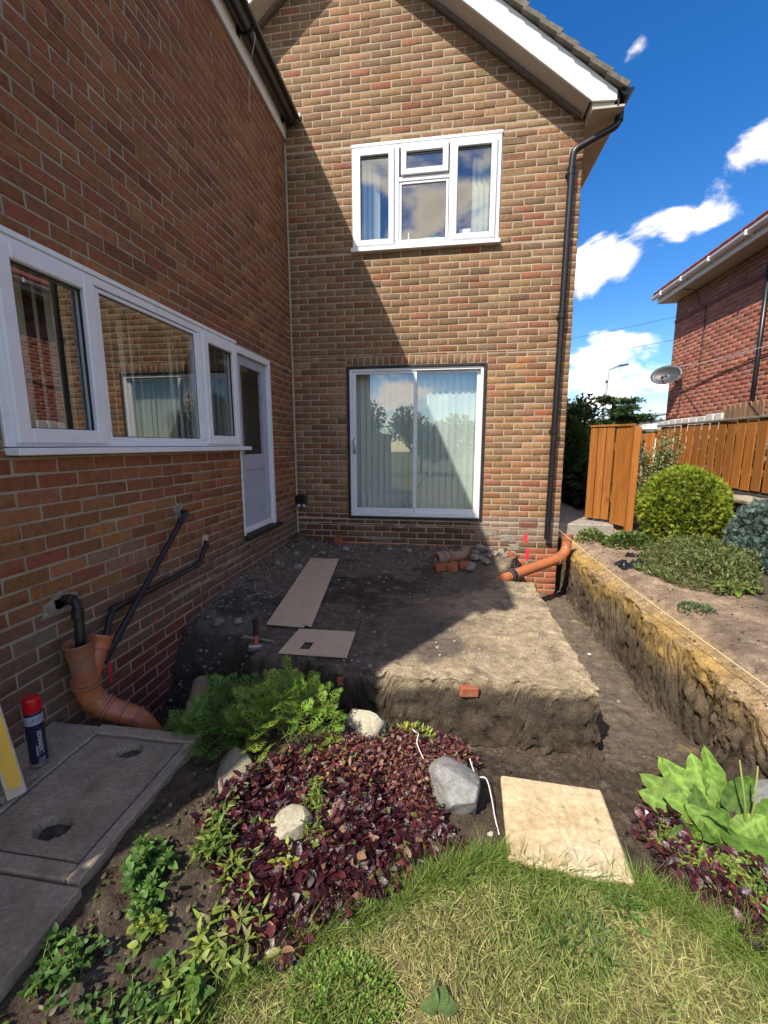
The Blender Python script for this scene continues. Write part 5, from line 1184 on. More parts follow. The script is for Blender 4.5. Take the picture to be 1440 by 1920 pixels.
# ---- lawn
r = np.random.default_rng(21); G = Leaves()
def grass_patch(n, x0, x1, y0, y1, hmin, hmax, dens=None):
    P = np.stack([r.uniform(x0, x1, n), r.uniform(y0, y1, n)], 1); z, _, _, lw = terrain(P[:, 0], P[:, 1]); k = lw > .45
    k &= ~((P[:, 0] > 2.19) & (P[:, 0] < 2.625) & (P[:, 1] > -3.80)); P, z, lw = P[k], z[k], lw[k]
    edge = 1 - ss(.9, 1., lw); n = len(P); pat = fbm(P[:, 0] * 3.1, P[:, 1] * 3.1, seed=91, oct=3); dry = np.clip(.56 + .55 * pat + .22 * r.standard_normal(n) - .9 * edge - .5 * ss(-3.95, -3.75, P[:, 1]) - .45 * ss(2.7, 2.95, P[:, 0]), 0, 1)
    green = hue([(.17, .27, .045), (.21, .31, .055), (.14, .22, .04)], n, r, .25); straw = hue([(.56, .46, .21), (.66, .55, .28), (.46, .38, .16), (.42, .42, .15)], n, r, .22); c = (green * (1 - dry[:, None]) + straw * dry[:, None]) * 1.08
    h = r.uniform(hmin, hmax, n) * (1 + 1.0 * edge + .35 * (1 - dry)); lean = dirs(n, r, 12, 70); lean[dry > .6] = dirs(int((dry > .6).sum()), r, -2, 48)
    G.put(BLADE, np.column_stack([P, z - .004]), lean, dirs(n, r, 20, 90), h, c, (.75, 1.15), r.uniform(1.6, 2.9, n) * .038 / h)
grass_patch(62000, 1.05, 3.6, -4.75, -3.7, .022, .055); grass_patch(22000, .9, 5.2, -6.6, -4.75, .03, .06)
Pe = []
for x in np.linspace(1.25, 3.05, 900): Pe.append((x + r.normal(0, .015), np.interp(x, [1.2, 1.33, 1.48, 1.74, 2.0, 2.165, 2.66, 2.94, 3.1], [-4.62, -4.33, -4.18, -4.03, -3.88, -3.80, -3.84, -4.02, -4.28]) + r.normal(-.005, .025)))
Pe = np.array(Pe); Pe = np.repeat(Pe, 6, 0) + r.normal(0, .012, (len(Pe) * 6, 2)); Pe = Pe[~((Pe[:, 0] > 2.18) & (Pe[:, 0] < 2.64) & (Pe[:, 1] > -3.815))]; h = r.uniform(.035, .095, len(Pe)) * (1 + .5 * (Pe[:, 0] > 2.6) + .3 * ((Pe[:, 0] > 1.8) & (Pe[:, 0] < 2.15)))
G.put(BLADE, np.column_stack([Pe, zs(Pe) - .004]), dirs(len(Pe), r, 28, 80), dirs(len(Pe), r, 20, 90), h, hue([(.18, .29, .045), (.23, .35, .06), (.15, .24, .04), (.36, .36, .12)], len(Pe), r), (.7, 1.2), .055 / h * .8)
tag(G.build('grass', 'grass'), 'short summer lawn of mixed green and straw dry blades', 'grass', kind='stuff')

# ---- purple bugle ground cover
AJ = [(1.05, -3.98), (1.10, -3.78), (1.20, -3.68), (1.36, -3.50), (1.42, -3.36), (1.62, -3.30), (1.80, -3.17), (2.02, -3.16), (2.10, -3.32), (1.96, -3.46), (1.86, -3.56), (1.93, -3.70), (1.98, -3.78), (1.80, -3.92), (1.60, -4.08), (1.44, -4.24), (1.30, -4.24), (1.22, -4.10)]
P = sample_poly(AJ, 3000, r); k = (np.hypot(P[:, 0] - 1.375, P[:, 1] + 3.90) > .085) & (np.hypot(P[:, 0] - 1.54, P[:, 1] + 3.32) > .125); P = P[k]; bare = fbm(P[:, 0] * 7, P[:, 1] * 7, seed=95, oct=2); P = P[(bare > -.48) | (P[:, 1] > -3.9)]
small = ss(-3.85, -3.55, P[:, 1] + .15 * fbm(P[:, 0] * 4, P[:, 1] * 4, seed=97)); A = Leaves()
for lv in range(7):
    n = len(P); pos = np.column_stack([P + r.normal(0, .014, P.shape), zs(P) + r.uniform(.002, .035, n)]); L = r.uniform(.024, .046, n) * (1 - .42 * small)
    dark = hue([(.050, .010, .018), (.070, .014, .022), (.036, .010, .014), (.10, .022, .028)], n, r, .3); pink = hue([(.24, .075, .055), (.30, .12, .085), (.20, .05, .045), (.15, .04, .035), (.30, .17, .10)], n, r, .25); sil = hue([(.26, .22, .19), (.20, .15, .14)], n, r); gr = hue([(.16, .20, .045), (.26, .26, .06)], n, r)
    c = np.where((r.random(n) < .10 + .55 * small)[:, None], pink, dark); c = np.where((r.random(n) < .03)[:, None], sil, c); c = np.where((r.random(n) < .045)[:, None], gr, c)
    A.put(SPOON, pos, dirs(n, r, 0, 58), dirs(n, r, 50, 90), L * 1.1, c * .72, (.8, 1.15), r.uniform(.72, 1.1, n))
tag(A.build('bugle_ground_cover', 'leaf_gloss'), 'dense mat of purple and bronze bugle leaves over the rockery bed', 'ground cover', kind='stuff')
# a second mat at the right border
AJ2 = [(2.72, -3.56), (2.86, -3.42), (3.0, -3.50), (3.15, -3.75), (3.25, -4.1), (3.05, -4.25), (2.88, -3.95), (2.76, -3.74)]
P = sample_poly(AJ2, 130, r); A = Leaves()
for lv in range(7):
    n = len(P); A.put(SPOON, np.column_stack([P + r.normal(0, .016, P.shape), zs(P) + r.uniform(.004, .04, n)]), dirs(n, r, 2, 55), dirs(n, r, 45, 90), r.uniform(.022, .045, n), hue([(.050, .010, .018), (.08, .016, .024), (.13, .035, .03), (.036, .010, .014)], n, r, .3), (.8, 1.15), r.uniform(.85, 1.25, n))
tag(A.build('bugle_ground_cover', 'leaf_gloss'), 'purple bugle leaves under the broad leaved plant at the lawn corner', 'ground cover', kind='stuff')

# ---- feathery green plant
def stems_and(t, base, tips, rad, mat='leaf_stem'):
    mb = MB()
    for q in tips: b = Vector(base) + Vector((random.gauss(0, .02), random.gauss(0, .02), 0)); m = b.lerp(Vector(q), .5) + Vector((random.gauss(0, .015), random.gauss(0, .015), .03)); mb.tube(smooth_path([b, m, q], 4), [rad * (1 - .6 * i / 8) for i in range(9)], 5, caps=False)
    return tag(mb.build('stem', M[mat], t, smooth=True), kind='stuff')
M['leaf_stem'] = plain('green_stem', (.20, .24, .06), .6); M['dry_stem'] = plain('dry_stem', (.36, .30, .16), .8)
def feathery(center, spread, n, label, seed, cols, hmax, lo=5, size=(.05, .10), name='feathery_plant'):
    r = np.random.default_rng(seed); t = thing(name, (center[0], center[1], gz(center[0], center[1])), label, 'plant'); L = Leaves()
    a = r.uniform(0, 6.283, n); q = np.sqrt(r.random(n)); x = center[0] + spread[0] * q * np.cos(a); y = center[1] + spread[1] * q * np.sin(a); base = np.maximum(terrain(x, y)[0], center[2] - .22)
    hh = hmax * np.sqrt(np.clip(1 - q ** 2, .04, 1)) * r.uniform(.35, 1.05, n); pos = np.stack([x, y, np.maximum(base, center[2] - .12) + hh], 1); out = np.stack([np.cos(a), np.sin(a), np.zeros(n)], 1) * (.4 + .9 * q)[:, None] + dirs(n, r, lo, 75)
    L.put(FEATHER, pos, out, dirs(n, r, 40, 90), r.uniform(*size, n), hue(cols, n, r, .2), (.75, 1.2)); L.build('foliage', 'leaf', t, smooth=False)
    k = r.choice(n, min(n, 70), False); stems_and(t, (center[0], center[1], gz(center[0], center[1]) - .01), [tuple(pos[i]) for i in k], .0026); return t
feathery((1.17, -3.43, -.50), (.225, .21), 230, 'bright green feathery leaved plant growing above the mossy boulder', 31, [(.22, .37, .05), (.28, .43, .07), (.18, .32, .05), (.34, .42, .07)], .25, 8, (.07, .125))
feathery((.86, -3.40, -.52), (.23, .22), 200, 'darker green feathery plant spilling over the paving corner', 33, [(.13, .25, .045), (.17, .30, .055), (.11, .21, .04)], .18, 2, (.08, .14))
# yellow green cushion beside the beige boulder
def cushion(center, spread, n, label, seed, cols, hmax, tpl=LANCE, size=(.02, .04), cat='plant', name='cushion_plant', mat='leaf'):
    r = np.random.default_rng(seed); L = Leaves(); a = r.uniform(0, 6.283, n); q = np.sqrt(r.random(n)); x = center[0] + spread[0] * q * np.cos(a); y = center[1] + spread[1] * q * np.sin(a)
    z = terrain(x, y)[0] + hmax * np.sqrt(np.clip(1 - q ** 2, .03, 1)) * r.uniform(.25, 1., n)
    d = np.stack([np.cos(a) * q, np.sin(a) * q, .5 + 0 * a], 1) + dirs(n, r, 0, 80) * .8
    L.put(tpl, np.stack([x, y, z], 1), d, dirs(n, r, 40, 90), r.uniform(*size, n), hue(cols, n, r, .2), (.75, 1.2)); return tag(L.build(name, mat), label, cat)
cushion((1.80, -3.24, -.6), (.10, .06), 260, 'small yellow green cushion plant at the top of the purple ground cover', 35, [(.36, .40, .06), (.28, .36, .06)], .07)
cushion((1.65, -3.30, -.6), (.05, .05), 110, 'tiny dark green tuft beside the beige boulder', 36, [(.06, .11, .04), (.10, .12, .04)], .05)
# leafy weeds
def weed(x, y, n_stem, h, label, seed, cols, tpl=OVAL, leaf=(.03, .06), per=7, spread=.06, name='leafy_weed', mat='leaf'):
    leaf = (leaf[0] * .60, leaf[1] * .66); n_stem = int(n_stem * 2.4); h = h * .9; spread = spread * .62; per = per + 1
    r = np.random.default_rng(seed); random.seed(seed); z = gz(x, y); t = thing(name, (x, y, z), label, 'weed'); L = Leaves(); tips = []; bases = []
    for s in range(n_stem):
        b = np.array((x + r.normal(0, spread * .8), y + r.normal(0, spread * .8), z)); hh = h * r.uniform(.55, 1.1); tip = b + np.array((r.normal(0, spread * .55), r.normal(0, spread * .55), hh)); tips.append(tuple(tip)); bases.append(b); m = per
        tt = np.linspace(.18, 1, m); pos = b[None] + (tip - b)[None] * tt[:, None]; a = np.arange(m) * 2.4 + r.uniform(0, 6); e = np.radians(r.uniform(0, 45, m) + 25 * (tt > .9)); d = np.stack([np.cos(a) * np.cos(e), np.sin(a) * np.cos(e), np.sin(e)], 1)
        L.put(tpl, pos, d, np.tile(UPV, (m, 1)) + r.normal(0, .25, (m, 3)), r.uniform(*leaf, m) * (1.1 - .35 * tt), hue(cols, m, r, .15), (.8, 1.1))
    L.build('foliage', mat, t); mb = MB()
    for (b, q) in zip(bases, tips): mb.tube([tuple(b), tuple(q)], [.002, .001], 5, caps=False)
    tag(mb.build('stem', M['leaf_stem'], t, smooth=True), kind='stuff'); return t
GR = [(.09, .19, .03), (.12, .23, .04), (.07, .15, .03)]; YG = [(.22, .30, .05), (.30, .36, .06), (.17, .26, .05)]; DG = [(.05, .11, .025), (.065, .13, .03)]
weed(.93, -4.14, 9, .10, 'broad dark green weed growing at the paving edge', 41, GR, OVAL, (.04, .07)); weed(1.00, -4.22, 6, .07, 'low fresh green weed with toothed leaves beside the paving', 42, GR, OVAL, (.035, .055))
weed(1.13, -4.02, 9, .11, 'upright green weed with narrow leaves left of the purple mat', 43, GR + YG, LANCE, (.05, .085)); weed(1.22, -4.06, 8, .09, 'yellow green weed with narrow leaves touching the purple mat', 44, YG, LANCE, (.05, .075))
weed(1.42, -3.80, 7, .12, 'yellow green willowherb rising beside the small pale stone', 45, YG, LANCE, (.04, .065), 9, .035); weed(1.44, -3.92, 6, .09, 'short yellowish willowherb in front of the small pale stone', 46, YG, LANCE, (.035, .055), 9, .03)
weed(1.28, -4.26, 9, .06, 'pale sprawling weed along the lawn edge below the purple mat', 47, YG + [(.34, .34, .12)], LANCE, (.05, .09), 7, .09); weed(1.22, -4.38, 8, .05, 'pale green weed patch on the bare soil by the lawn', 48, YG + GR, OVAL, (.04, .07), 6, .09)
weed(.92, -4.44, 8, .07, 'dark green weed at the corner of the concrete paving', 49, DG + GR, OVAL, (.035, .06), 6, .08); weed(1.08, -4.46, 7, .05, 'low dark weed with rounded leaves on black soil', 50, DG + GR, OVAL, (.03, .05), 6, .09)
weed(1.40, -4.02, 5, .05, 'yellow mottled leaves among the purple mat', 51, [(.42, .42, .06), (.34, .40, .06)], OVAL, (.04, .06), 4, .03); weed(1.06, -4.28, 6, .045, 'yellow tinged broad leaves beside dark purple leaf on bare soil', 52, [(.26, .32, .05), (.14, .22, .04)], OVAL, (.045, .065), 4, .05)
weed(1.05, -3.92, 5, .03, 'withered brown leaves on the soil behind the weeds', 53, [(.20, .15, .09), (.12, .08, .06)], SPOON, (.03, .05), 5, .05)
# seedlings and dead bits on the bare soil
P = np.stack([r.uniform(.84, 1.45, 900), r.uniform(-4.7, -3.55, 900)], 1); P = P[(terrain(P[:, 0], P[:, 1])[3] < .3)]; n = len(P); L = Leaves()
L.put(OVAL, np.column_stack([P, zs(P) + r.uniform(.002, .012, n)]), dirs(n, r, 0, 40), dirs(n, r, 50, 90), r.uniform(.008, .024, n), hue([(.09, .15, .03), (.13, .20, .04), (.20, .15, .08), (.12, .09, .05), (.05, .02, .02)], n, r), (.8, 1.1)); tag(L.build('seedlings', 'leaf'), 'tiny seedlings and dead leaf scraps on the bare soil by the paving', 'seedlings', kind='stuff')
# plants in the lawn
cushion((1.66, -4.28, -.7), (.17, .11), 1500, 'bright green clover like patch growing in the lawn', 61, [(.17, .28, .04), (.22, .34, .05), (.13, .23, .035)], .035, OVAL, (.007, .014), 'weed', 'clover_patch')
cushion((2.37, -4.05, -.7), (.13, .08), 170, 'dull green plantain rosette flattened in the lawn', 62, [(.085, .15, .035), (.10, .17, .04)], .010, LANCE, (.02, .04), 'weed', 'lawn_weed')
cushion((2.56, -3.91, -.7), (.05, .07), 90, 'small green weed in the lawn below the flagstone corner', 63, [(.10, .19, .035)], .02, LANCE, (.02, .045), 'weed', 'lawn_weed')
t = thing('plantain_weed', (1.93, -4.28, -.70), 'weed with three broad round leaves lying on the lawn', 'weed')
for i, (a, L_, e) in enumerate(((.2, .058, 10), (1.2, .052, 18), (3.2, .05, 8), (2.1, .06, 55))): LL = Leaves(); LL.put(OVAL if i < 3 else LANCE, np.array([(1.93, -4.275, -.682)]), np.array([(math.cos(a), math.sin(a), math.tan(math.radians(e)))]), UPV, L_, [(.14, .21, .065)], None, 1.45 if i < 3 else 1.); LL.build('leaf', 'leaf_crinkle', t)
# broad leaved plant at the right: each big leaf is a part
bl = thing('broad_leaved_plant', (3.12, -3.42, -.73), 'large bright green plant with broad crinkled leaves at the end of the trench', 'plant')
r = np.random.default_rng(77)
specs = [(3.10, -3.40, 100, 62, .25), (3.14, -3.38, 60, 66, .27), (3.06, -3.40, 125, 50, .25), (3.02, -3.44, 150, 32, .25), (3.00, -3.46, 165, 22, .22), (3.16, -3.42, 20, 35, .26), (3.10, -3.46, 215, 12, .28), (3.14, -3.50, 260, 18, .30), (3.08, -3.46, 190, 40, .22), (3.18, -3.46, 330, 15, .27), (3.12, -3.36, 85, 45, .22), (3.05, -3.36, 140, 62, .20),
         (3.00, -3.62, 240, 10, .18), (3.07, -3.66, 280, 8, .22), (3.10, -3.70, 320, 12, .17), (3.16, -3.60, 10, 25, .24), (3.20, -3.55, 30, 40, .22), (3.22, -3.66, 340, 15, .22), (2.98, -3.56, 200, 20, .16), (3.02, -3.52, 100, 55, .17)]
specs += [(3.05 + .1 * r.normal(), -3.5 + .09 * r.normal(), r.uniform(0, 360), r.uniform(8, 60), r.uniform(.10, .19)) for _ in range(18)]
for (x, y, a, e, L_) in specs:
    L_ *= .84
    LL = Leaves(); a, e = math.radians(a), math.radians(e); LL.put(DOCK, np.array([(x, y, gz(x, y) + .01)]), np.array([(math.cos(a) * math.cos(e), math.sin(a) * math.cos(e), math.sin(e))]), np.array([(-.1 + r.normal(0, .3), -.5 + r.normal(0, .3), 1.)]), L_, hue([(.16, .28, .04), (.21, .34, .055), (.12, .22, .035)], 1, r, .15), (.8, 1.1), r.uniform(1.05, 1.45)); LL.build('leaf', 'leaf_crinkle', bl)
for q in ((3.13, -3.50, -.40), (3.20, -3.50, -.42)): mb = MB(); mb.tube([(3.16, -3.55, -.74), tuple(Vector((3.16, -3.55, -.74)).lerp(Vector(q), .5) + Vector((.01, 0, 0))), q], [.006, .005, .003], 7); mb.build('stem', M['leaf_stem'], bl, smooth=True)
weed(2.98, -3.74, 9, .07, 'clump of pale green cut leaves between the purple leaves and the lawn', 59, YG, OVAL, (.03, .045), 8, .10); weed(3.08, -3.90, 9, .08, 'fresh green weed clump behind the long grass at the lawn corner', 60, YG + GR, OVAL, (.03, .05), 8, .10)
weed(2.93, -3.68, 8, .07, 'yellow green cut leaved buttercup weed at the lawn corner', 54, YG, OVAL, (.025, .04), 8, .08); weed(3.02, -3.80, 8, .07, 'bright buttercup weed among purple leaves near the lawn corner', 55, YG, OVAL, (.025, .04), 8, .08); weed(2.86, -3.58, 6, .06, 'small yellow green weed beside the dug soil and purple leaves', 56, YG, LANCE, (.03, .05), 7, .05); weed(3.12, -3.98, 8, .08, 'buttercup weed at the far corner of the lawn border', 57, YG + GR, OVAL, (.03, .045), 8, .09)
weed(2.94, -3.34, 5, .08, 'pale rosette weed on the trench side of the broad leaved plant', 58, YG, LANCE, (.035, .055), 8, .035)

# ---- plants on the bank
r = np.random.default_rng(81); L = Leaves(); n = 9500
BK = [(3.72, -1.0), (3.95, -.62), (4.35, -.45), (4.75, -.75), (4.6, -1.3), (4.35, -1.75), (4.05, -1.75), (3.8, -1.4)]
P = sample_poly(BK, n, r); z = zs(P); ed = r.random(n); hh = (.03 + .17 * ss(3.75, 4.15, P[:, 0]) * ss(-1.8, -1.3, P[:, 1])) * r.uniform(.2, 1.1, n)
L.put(LANCE, np.column_stack([P, z + hh]), dirs(n, r, 8, 82), dirs(n, r, 20, 90), r.uniform(.014, .048, n), hue([(.12, .19, .045), (.17, .22, .06), (.22, .23, .08), (.085, .14, .035), (.28, .25, .10)], n, r), (.8, 1.15)); tag(L.build('bank_weeds', 'leaf'), 'tangled green weeds and grass growing over the top of the bank', 'weeds', kind='stuff')
cushion((3.74, -2.02, 0), (.11, .12), 420, 'small grey green creeping plant on the bare bank', 83, [(.12, .18, .07), (.15, .21, .09)], .035, OVAL, (.012, .026), 'plant', 'creeping_plant')
t = thing('dandelion', (4.22, -1.66, gz(4.22, -1.66)), 'light green dandelion rosette on the bank below the juniper', 'weed')
for i in range(11):
    LL = Leaves(); a = i * 2.4; e = math.radians(r.uniform(15, 55)); LL.put(DOCK, np.array([(4.22, -1.66, gz(4.22, -1.66) + .01)]), np.array([(math.cos(a) * math.cos(e), math.sin(a) * math.cos(e), math.sin(e))]), UPV, r.uniform(.12, .2), hue([(.24, .34, .07), (.20, .30, .05)], 1, r), None, .7); LL.build('leaf', 'leaf_crinkle', t)
cushion((3.72, .22, 0), (.16, .12), 260, 'low leafy plant at the foot of the garden gate', 84, [(.20, .26, .06), (.14, .20, .05)], .10, OVAL, (.03, .055), 'plant', 'ground_plant')
cushion((4.05, -.05, 0), (.26, .22), 620, 'green ivy like plant between garden gate and round conifer', 85, [(.10, .17, .04), (.14, .22, .05)], .16, OVAL, (.03, .06), 'plant', 'ground_plant')
def conifer(c, rad, n, label, seed, cols, size, name, cat='shrub', lump=.10, flat=.0, core=(.012, .02, .006)):
    """clipped conifer: sprays standing out from every side of the crown, in layers, over a dark twiggy core"""
    r = np.random.default_rng(seed); t = thing(name, (c[0], c[1], gz(c[0], c[1])), label, cat); d = r.standard_normal((n, 3)); d /= np.linalg.norm(d, axis=1)[:, None]
    lay = 1 - .26 * r.random(n) ** 2; bump_ = 1 + lump * fbm(d[:, 0] * 2.6 + seed, d[:, 1] * 2.6, d[:, 2] * 2.6, seed=seed, oct=3); R_ = np.array(rad)[None]
    if flat: d[:, 2] = np.maximum(d[:, 2], -flat)
    pos = np.array(c)[None] + d * R_ * (lay * bump_)[:, None]; dd = d + .55 * r.standard_normal((n, 3)) + np.array([[0, 0, .35]])
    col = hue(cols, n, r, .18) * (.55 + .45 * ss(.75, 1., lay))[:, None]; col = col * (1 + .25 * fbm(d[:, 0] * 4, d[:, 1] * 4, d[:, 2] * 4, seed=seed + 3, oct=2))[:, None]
    L = Leaves(); L.put(SPRAY, pos, dd, d + .5 * r.standard_normal((n, 3)), r.uniform(*size, n), col, (.7, 1.2)); L.build('crown', 'needle', t, smooth=False)
    P, F = rock_mesh(c, [2 * v * .80 for v in rad], seed, 3, 2, 0, .08); build('twig_core', P, F, plain('twig_core', (.03, .035, .014), .95), t)
    mb = MB(); mb.tube([(c[0], c[1], gz(c[0], c[1]) - .05), (c[0], c[1], c[2])], [.035, .025], 8); mb.build('trunk', M['bark'], t); return t
conifer((4.62, .0, .14), (.43, .42, .47), 13000, 'rounded golden green conifer bush on the bank', 91, [(.26, .34, .025), (.33, .39, .035), (.17, .26, .022), (.40, .43, .05)], (.03, .062), 'globe_conifer')
conifer((5.06, -.98, -.06), (.42, .52, .40), 9000, 'blue grey spreading juniper at the foot of the stone wall', 93, [(.16, .23, .20), (.20, .27, .24), (.11, .17, .14)], (.04, .075), 'juniper', lump=.3)
# ---- shrubs and trees beyond
def leafy_tree(c, rad, n, label, seed, cols, leaf, name, group=None, trunk=True, lumps=9, tpl=DIA, cat='shrub'):
    r = np.random.default_rng(seed); random.seed(seed); gz0 = gz(c[0], c[1]) if abs(c[0]) < 5.4 and c[1] < .3 else -.2; t = thing(name, (c[0], c[1], gz0), label, cat, group); cl = r.standard_normal((lumps, 3)); cl /= np.linalg.norm(cl, axis=1)[:, None]; cl *= r.uniform(.3, .85, (lumps, 1)); cs = r.uniform(.28, .5, lumps)
    k = r.integers(lumps, size=n); d = r.standard_normal((n, 3)); d /= np.linalg.norm(d, axis=1)[:, None]; rr = r.random(n) ** .45; pos = np.array(c)[None] + (cl[k] + d * (cs[k] * rr)[:, None]) * np.array(rad)[None]
    L = Leaves(); L.put(tpl, pos, d + .7 * r.standard_normal((n, 3)), d + .6 * r.standard_normal((n, 3)), r.uniform(*leaf, n), hue(cols, n, r, .2), (.85, 1.1)); L.build('crown', 'leaf', t, smooth=False)
    if trunk:
        mb = MB(); b = Vector((c[0], c[1], gz0 - .1)); mb.tube(smooth_path([b, b.lerp(Vector(c), .6) + Vector((.05, .03, 0)), c], 4), [.07 - .005 * i for i in range(9)], 8)
        for q in cl: mb.tube([b.lerp(Vector(c), .6), tuple(np.array(c) + q * np.array(rad))], [.03, .008], 6)
        mb.build('trunk', M['bark'], t)
    return t
leafy_tree((4.78, 1.05, .35), (.42, .35, .72), 3600, 'variegated cream and green shrub against the garden fence', 101, [(.34, .36, .16), (.42, .42, .22), (.10, .16, .05), (.14, .21, .06)], (.025, .05), 'variegated_shrub', lumps=14)
leafy_tree((4.85, .55, .10), (.45, .40, .50), 4200, 'dark green leafy shrub behind the round conifer', 103, [(.04, .075, .022), (.055, .10, .03), (.08, .13, .05)], (.03, .06), 'dark_shrub', lumps=12)
# ------------------------------------------------------------------ fence, gate, neighbours and everything beyond
fz0, fz1 = .335, 1.165
fence = thing('garden_fence', (5.47, 1.2, .3), 'orange stained timber fence of upright boards on the stone wall', 'fence')
def board_mesh(w, h, t, jag=0.): mb = MB(); mb.box((-t / 2, -w / 2, 0), (t / 2, w / 2, h), .004); return fast_mesh('board', np.array(mb.V), mb.F)
bm_ = board_mesh(.147, fz1 - fz0, .013); bm_.materials.append(M['fence'])
def put_board(me, loc, rz, parent, name='board', ry=0., sz=1.):
    o = bpy.data.objects.new(name, me); COL.objects.link(o); o.parent = parent; o.location = Vector(loc) - ORG[parent.name]; o.rotation_euler = (ry, 0, rz); o.scale = (1, 1, sz); ORG[o.name] = Vector(loc); return o
for i in range(19): put_board(bm_, (5.462 + random.uniform(-.003, .003), 2.37 - .1816 * i, fz0 - .004 + random.uniform(-.008, .006)), 0, fence, ry=random.uniform(-.006, .006))
put_board(bm_, (5.455, 2.552, fz0 - .05), .1, fence)
for i in range(4): put_board(bm_, (5.34 - .19 * i, 2.60 + random.uniform(-.004, .004), fz0 - .1), math.pi / 2, fence)
mb = MB(); mb.box((5.435, -1.05, fz1 + .004), (5.52, 2.64, fz1 + .03), .004); mb.build('cap_rail', M['fence_cap'], fence); mb = MB(); mb.box((4.66, 2.575, fz1 - .06), (5.43, 2.65, fz1 - .03), .004); mb.build('cap_rail', M['fence_cap'], fence)
for z in (.5, 1.0): mb = MB(); mb.box((5.476, -1.05, z), (5.515, 2.6, z + .07), .004); mb.build('rail', M['fence_old'], fence)
mb = MB(); mb.box((4.66, 2.615, .95), (5.43, 2.65, 1.05), .004); mb.build('rail', M['fence_old'], fence)
for y in (-.9, .9, 2.62): mb = MB(); mb.box((5.52, y - .04, -.2), (5.60, y + .04, fz1), .005); mb.build('post', M['fence_old'], fence)
gate = thing('garden_gate', (3.95, .42, -.1), 'open orange stained garden gate with an angled return of boards', 'gate')
A_, B_, C2 = Vector((3.765, .64, 0)), Vector((3.985, .428, 0)), Vector((4.092, .150, 0))
def gate_boards(p, q, k, h0, h1, mat, side):
    for i in range(k):
        a = p.lerp(q, (i + .03) / k); b = p.lerp(q, (i + .97) / k - .01); mb = MB(); mb.bar((a.x, a.y, (h0 + h1) / 2), (b.x, b.y, (h0 + h1) / 2), .022, h1 - h0 - random.uniform(0, .012), bev=.004); mb.build('board', M[mat], gate)
gate_boards(A_, B_, 3, -.085, 1.09, 'fence', 1); gate_boards(B_ + Vector((.012, -.012, 0)), C2, 2, -.12, 1.085, 'fence', 1)
mb = MB(); mb.bar((A_.x, A_.y, 1.105), (B_.x, B_.y, 1.105), .05, .025, bev=.003); mb.bar((B_.x + .005, B_.y - .01, 1.104), (C2.x, C2.y, 1.10), .05, .025, bev=.003); mb.build('top_rail', M['fence'], gate)
off = Vector((.03, .035, 0))
mb = MB(); mb.bar(A_ + off + Vector((0, 0, .2)), B_ + off + Vector((0, 0, .2)), .03, .09); mb.bar(A_ + off + Vector((0, 0, .85)), B_ + off + Vector((0, 0, .85)), .03, .09); mb.build('ledge_rail', M['fence'], gate)
mb = MB(); mb.box((4.075, .10, -.3), (4.15, .175, 1.08), .005); mb.build('post', M['fence'], gate)

# stone retaining wall below the fence
sw = thing('stone_wall', (5.45, 0, -.4), 'low rough stone retaining wall under the orange fence', 'wall')
mb = MB(); mb.box((5.43, -1.6, -.6), (5.64, .98, .305)); mb.build('wall_core', plain('wall_joint', (.06, .05, .04), .95, grain=.3), sw)
r = np.random.default_rng(5); zc = -.48
for row, hgt in enumerate((.20, .17, .16, .13, .11)):
    y = .95
    while y > -1.6:
        w = r.uniform(.2, .42) if row < 4 else r.uniform(.35, .6); P, F = rock_mesh((5.43 + r.normal(0, .01), y - w / 2, zc + hgt / 2), (.20 + .05 * (row == 4), w * .97, hgt * .94), int(700 + row * 31 + abs(y) * 97), 3, 5, 0, .09, .32); build('stone', P, F, M['sandstone'], sw, auto=35); y -= w
    zc += hgt

leafy_tree((5.95, .9, .55), (.28, 2.2, .52), 7000, 'dark hedge added behind the orange fence to darken its board gaps', 107, [(.03, .055, .018), (.045, .075, .022)], (.05, .09), 'hedge', lumps=22, trunk=False)  # unseen hedge added as a dark backing for the gaps between boards
# neighbouring house
nb = thing('neighbour_house', (6.9, 1, -.3), 'red brick neighbouring house with white gutter beyond the fence', 'house'); NX = 6.86
RN = lay_bricks(-3.0, 5.44, .1, 3.98, []); CN = np.clip(pick(PAL_FAR, len(RN)), .02, .8); zc_ = (RN[:, 2] + RN[:, 3]) / 2; band = (zc_ > 3.50) & (zc_ < 3.58); CN[band] = np.array([.22, .06, .05]); hi = zc_ > 3.58; CN[hi] *= np.array([.62, .72, .75])  # bricks above the band painted darker for the shadow under the eaves
WN, FN = brick_boxes(RN, (NX, 0, 0), (0, 1, 0), (-1, 0, 0), seed=9, gap=.010); FF = (FN[None] + (np.arange(len(WN)) * 12)[:, None, None]).reshape(-1, 4)
tag(build('brickwork', WN.reshape(-1, 3), FF, M['brick'], nb, col=np.repeat(CN, 12, 0)), kind='stuff')
wall_sheet('side_wall', [(-3.0, 5.44, -.4, 4.0)], (NX, 0, 0), (0, 1, 0), (-1, 0, 0), M['mortar_far'], nb)
mb = MB(); mb.box((6.87, 5.38, -.4), (12, 5.435, 4.0)); mb.box((11.9, -3, -.4), (12, 5.37, 4.0)); mb.box((6.88, -3.0, -.4), (11.89, -2.95, 4.0)); mb.build('rear_wall', M['mortar_far'], nb, col=np.full((len(mb.V), 3), .6))
mb = MB(); mb.box((NX - .012, -3, 3.505), (NX + .02, 5.44, 3.575)); mb.build('string_course', plain('dark_red_band', (.16, .045, .035), .8, grain=.2), nb)
mb = MB(); mb.box((6.56, -3.2, 3.985), (NX + .1, 5.62, 4.005)); mb.build('soffit', M['soffit'], nb); mb = MB(); mb.box((6.535, -3.2, 3.98), (6.56, 5.62, 4.12)); mb.build('fascia', M['painted_white'], nb)
